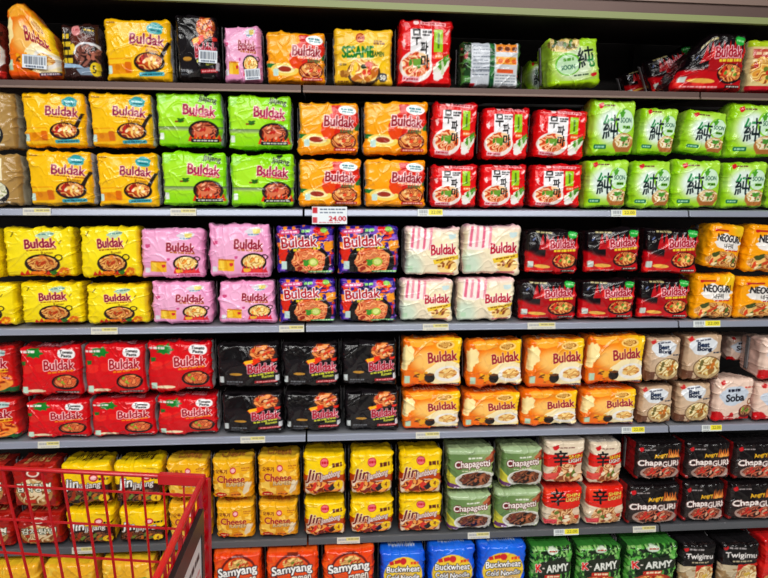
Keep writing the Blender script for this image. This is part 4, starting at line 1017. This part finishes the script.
# ------------------------------------------------------------------ price tags on the rails
def tagprint(kind):
    if kind == 'sale':
        p = Print((232, 240, 244), W=144, H=90); p.rect(.03, .62, .16, .95, (200, 30, 44)); p.rect(.03, .08, .15, .4, (206, 60, 70)); p.dashes(.58, .84, .7, .07, (90, 100, 120), 0, 8); p.dashes(.56, .66, .66, .07, (120, 130, 150), 0, 7); p.text('24.00', .72, .32, .48, .26, (190, 24, 40), 0, 1.2); p.dashes(.5, .1, .6, .05, (206, 90, 100), 0, 7)
    elif kind == 'yellow':
        p = Print((214, 220, 218), W=120, H=48); p.rect(.44, .2, .98, .95, (236, 222, 40)); p.text('22.00', .73, .58, .4, .4, (70, 70, 30), 0, .6)
        for k in range(7): p.rect(.08 + .045*k, .4, .08 + .045*k + (.02 if k % 2 else .03), .85, (120, 126, 130))
        p.dashes(.24, .2, .3, .12, (130, 130, 130), 0, 5)
    else:
        p = Print((206, 204, 190), W=120, H=48); p.rect(.4, .45, .95, .9, (214, 204, 120)); p.dashes(.68, .68, .4, .2, (150, 140, 100), 0, 4); p.dashes(.22, .6, .3, .3, (160, 160, 160), 0, 6); p.dashes(.5, .2, .7, .1, (160, 160, 156), 0, 8)
    return p
TP = {k: tagprint(k) for k in ('sale', 'yellow', 'faded')}
def price_tag(kind, x0, x1, s, label):
    a, b = at(x0, 330, -.012), at(x1, 330, -.012)
    yy = {0: 94.4, 1: 216.2, 2: 330.6, 3: 438.8, 4: 541.0}[s]
    xa, xb = at(x0, yy - 5, -.012)[0], at(x1, yy - 5, -.012)[0]
    w = xb - xa; h = .052 if kind == 'sale' else .021
    o = link('sale_price_tag' if kind == 'sale' else 'price_tag', card_mesh('price_tag', TP[kind], w, h, .0012))  # the sale card is a price tag as well, only larger
    o.location = ((xa + xb)/2, -.0068 if kind != 'sale' else -.0105, ZR[s] + (.0115 if kind != 'sale' else .003)); o.rotation_euler = (math.radians(-12) if kind != 'sale' else 0, 0, 0)
    tag(o, label, 'price tag', 'price tags on the rails')
R2 = 'price tag on the rail under '
price_tag('faded', 22, 50, 1, 'yellowed ' + R2 + 'the golden cheese packs')
price_tag('faded', 170, 196, 1, 'yellowed ' + R2 + 'the lime packs')
price_tag('sale', 312, 347, 1, 'large white sale price tag with red figures above the purple packs')
price_tag('yellow', 418, 443, 1, 'yellow and white ' + R2 + 'the red white-panel packs')
price_tag('yellow', 612, 637, 1, 'yellow and white ' + R2 + 'the white and lime packs')
price_tag('faded', 90, 117, 2, 'yellowed ' + R2 + 'the bright yellow packs')
price_tag('faded', 279, 304, 2, 'yellowed ' + R2 + 'the purple packs')
price_tag('faded', 423, 449, 2, 'yellowed ' + R2 + 'the cream striped packs')
price_tag('faded', 528, 556, 2, 'yellowed ' + R2 + 'the red and black packs')
price_tag('yellow', 694, 721, 2, 'yellow and white ' + R2 + 'the amber packs')
price_tag('faded', 36, 58, 3, 'pale ' + R2 + 'the tomato packs')
price_tag('faded', 240, 265, 3, 'yellowed ' + R2 + 'the black packs')
price_tag('faded', 416, 440, 3, 'yellowed ' + R2 + 'the orange and gold packs')
price_tag('yellow', 622, 645, 3, 'yellow and white ' + R2 + 'the tan soup packs')
price_tag('yellow', 702, 722, 3, 'yellow and white ' + R2 + 'the soba packs')
price_tag('faded', 70, 93, 4, 'pale ' + R2 + 'the black and yellow packs')
price_tag('faded', 337, 360, 4, 'pale ' + R2 + 'the yellow and maroon packs')
price_tag('faded', 468, 490, 4, 'pale ' + R2 + 'the sage green packs')
price_tag('yellow', 554, 579, 4, 'yellow and white ' + R2 + 'the cream and red packs')
price_tag('faded', 633, 656, 4, 'pale ' + R2 + 'the black and red packs')

# ------------------------------------------------------------------ the shopping cart
ZRIM = 1.0
A = atz(204, 478, ZRIM); Cc = atz(157, 578, ZRIM)
ay = Vector((A - Cc)[:3]).normalized(); ax = Vector((ay.y, -ay.x, 0))
cart = empty('shopping_cart', (A[0], A[1], 0), (0, 0, math.atan2(ax.y, ax.x)))
tag(cart, 'red plastic shopping cart with black-framed sign in front of the shelves', 'shopping cart')
CL, CW, ZB = .90, .46, .56                          # local frame: front wall at x = 0, far front corner at the origin, the basket flares towards the handle
FL = .128
def P3(x, y, z):                                    # x in -CL..0, y in -CW..0 across the basket at any x
    k = (ZRIM - z)/(ZRIM - ZB); half = CW/2 - x*FL; yy = (y + CW/2)/(CW/2)*half*(1 - .10*k) - CW/2
    return (x*(1 - .16*k) - .006*k, yy, z)
rim = MB()
for a, b in (((-CL, 0), (0, 0)), ((0, 0), (0, -CW)), ((0, -CW), (-CL, -CW)), ((-CL, -CW), (-CL, 0))):
    rim.tube(P3(a[0], a[1], ZRIM), P3(b[0], b[1], ZRIM), .0062, RED, 10)
rim.bar(P3(-.11, 0, ZRIM - .006), P3(0.002, 0, ZRIM - .006), .018, .026, RED); rim.bar((-.003, .004, ZRIM - .004), (-.003, -CW, ZRIM - .004), .009, .018, RED)
rim.build('basket_rim', cart, .006)
def wall(nm, p0, p1, n, zs, w=.0042):
    m = MB()
    for i in range(n + 1):
        t = i/n; x, y = p0[0] + (p1[0] - p0[0])*t, p0[1] + (p1[1] - p0[1])*t
        m.bar(P3(x, y, ZRIM), P3(x, y, ZB), w, w*1.3, RED)
    for z in zs: m.bar(P3(*p0, z), P3(*p1, z), w*.9, w*1.1, RED)
    return m.build(nm, cart)
ZL = [.955, .868, .78, .70, .62, .56]
wall('side_wall', (-CL, 0), (0, 0), 18, ZL); wall('side_wall', (-CL, -CW), (0, -CW), 18, ZL); wall('back_wall', (-CL, 0), (-CL, -CW), 12, ZL)
m = MB()                                             # front wall: corner posts with a zigzag web, cross bars
for y in (0, -CW):
    s_ = -1 if y == 0 else 1
    m.bar(P3(.004, y + s_*.002, ZRIM), P3(.004, y + s_*.002, ZB), .02, .014, RED); m.bar(P3(0, y + s_*.05, ZRIM), P3(0, y + s_*.05, ZB), .008, .012, RED)
    n = 11
    for i in range(n):
        za, zb2 = ZRIM - (ZRIM - ZB)*i/n, ZRIM - (ZRIM - ZB)*(i + 1)/n
        ya, yb = (y, y + s_*.05) if i % 2 == 0 else (y + s_*.05, y)
        m.bar(P3(0, ya, za), P3(0, yb, zb2), .008, .008, RED)
for i in range(1, 8): m.bar(P3(0, -CW*i/8, ZRIM), P3(0, -CW*i/8, ZB), .006, .008, RED)
for z in ZL: m.bar(P3(0, 0, z), P3(0, -CW, z), .006, .007, RED)
m.build('front_wall', cart)
m = MB()
for i in range(13): m.bar(P3(-CL*i/12, 0, ZB), P3(-CL*i/12, -CW, ZB), .006, .006, RED)
for i in range(9): m.bar(P3(-CL, -CW*i/8, ZB), P3(0, -CW*i/8, ZB), .006, .006, RED)
m.build('basket_floor', cart)
m = MB(); m.tube((-CL - .09, .13, ZRIM + .02), (-CL - .09, -CW - .13, ZRIM + .02), .014, RED, 14)
for y in (0, -CW): m.bar(P3(-CL, y, ZRIM), (-CL - .09, y + (.115 if y == 0 else -.115), ZRIM + .02), .016, .024, BLK)
m.build('push_handle', cart, .003)
# sign board on the front wall
SY0, SY1, SZ0, SZ1 = -.085, -CW + .05, .60, .968
m = MB(); q = .022
def F3(y, z, o): x, yy, zz = P3(0, y, z); return (x + o, yy, zz)
def slab(m, y0, y1, z0, z1, o0, o1, M): m.hexa([F3(y0, z0, o0), F3(y1, z0, o0), F3(y1, z0, o1), F3(y0, z0, o1), F3(y0, z1, o0), F3(y1, z1, o0), F3(y1, z1, o1), F3(y0, z1, o1)], M)
slab(m, SY0, SY1, SZ0, SZ1, .006, .012, BLK)
slab(m, SY0, SY0 - q, SZ0, SZ1, .012, .017, BLK); slab(m, SY1 + q, SY1, SZ0, SZ1, .012, .017, BLK); slab(m, SY0 - q, SY1 + q, SZ1 - q*2.2, SZ1, .012, .017, BLK); slab(m, SY0 - q, SY1 + q, SZ0, SZ0 + q, .012, .017, BLK)
sb = m.build('sign_board', cart); sb['label'] = 'black sign frame'
p = Print((226, 222, 224), W=240, H=180); p.dashes(.75, .86, .36, .05, (30, 30, 34), 0, 5); p.rect(.05, .55, .45, .92, (206, 170, 170))
for k in range(7): p.dashes(.62, .74 - .075*k, .62, .022, (206, 90, 96), 0, 9, seed=k)
p.dashes(.5, .1, .8, .06, (190, 30, 40), 0, 8)
wy = (SY0 - q) - (SY1 + q); face = card_mesh('sign_face', p, wy, SZ1 - SZ0 - q*3.2, .001)
fo = link('sign_face', face, sb); fo['label'] = 'white printed sign sheet'
c0 = Vector(F3((SY0 + SY1)/2, (SZ0 + SZ1 - q*1.2)/2, .0135)); fo.location = c0
tl = math.atan2(P3(0, 0, ZRIM)[0] - P3(0, 0, ZB)[0], ZRIM - ZB); fo.rotation_euler = (Matrix.Rotation(tl, 3, 'Y') @ Matrix.Rotation(math.radians(90), 3, 'Z')).to_euler()
# chassis and casters
m = MB(); z0 = .16
for y in (-.06, -CW + .06): m.bar((-CL + .02, y, z0), (-.08, y, z0), .026, .026, STEEL); m.bar((-CL + .03, y, z0), (-CL + .06, y*.96 - .01, ZB + .02), .024, .024, STEEL); m.bar((-.12, y, z0), (-.16, y*.96 - .01, ZB), .024, .024, STEEL)
for x in (-CL + .04, -.1): m.bar((x, -.06, z0), (x, -CW + .06, z0), .026, .026, STEEL)
m.build('chassis', cart, .004)
for x in (-CL + .06, -.12):
    for y in (-.06, -CW + .06):
        m = MB(); m.tube((x, y, .11), (x, y, z0), .012, STEEL); m.box(x - .03, y - .022, .055, x + .012, y - .016, .112, STEEL); m.box(x - .03, y + .016, .055, x + .012, y + .022, .112, STEEL); m.box(x - .02, y - .022, .106, x + .014, y + .022, .112, STEEL)
        cst = m.build('caster', cart)
        m = MB(); m.tube((x - .02, y - .014, .056), (x - .02, y + .014, .056), .056, RUB, 20); m.build('wheel', cst)

# ------------------------------------------------------------------ light: rows of fluorescent tubes above the aisle, and the pale store around
def area(name, loc, size, power, col=(1, 1, 1), rot=(0, 0, 0)):
    l = bpy.data.lights.new(name, 'AREA'); l.shape = 'RECTANGLE'; l.size, l.size_y = size; l.energy = power; l.color = col
    o = bpy.data.objects.new(name, l); COL.objects.link(o); o.location = loc; o.rotation_euler = rot; return o
area('aisle_tube', (0, -1.7, 3.25), (4.5, .25), 55, (1, .98, .95))
area('aisle_tube', (0, -3.0, 3.25), (4.5, .35), 120, (1, .98, .95))
area('aisle_tube', (0, -4.6, 3.25), (5.0, .6), 110, (1, .98, .96))
W = bpy.data.worlds.new('store_light'); SC.world = W; W.use_nodes = True
W.node_tree.nodes['Background'].inputs[0].default_value = (1, .98, .96, 1); W.node_tree.nodes['Background'].inputs[1].default_value = .08
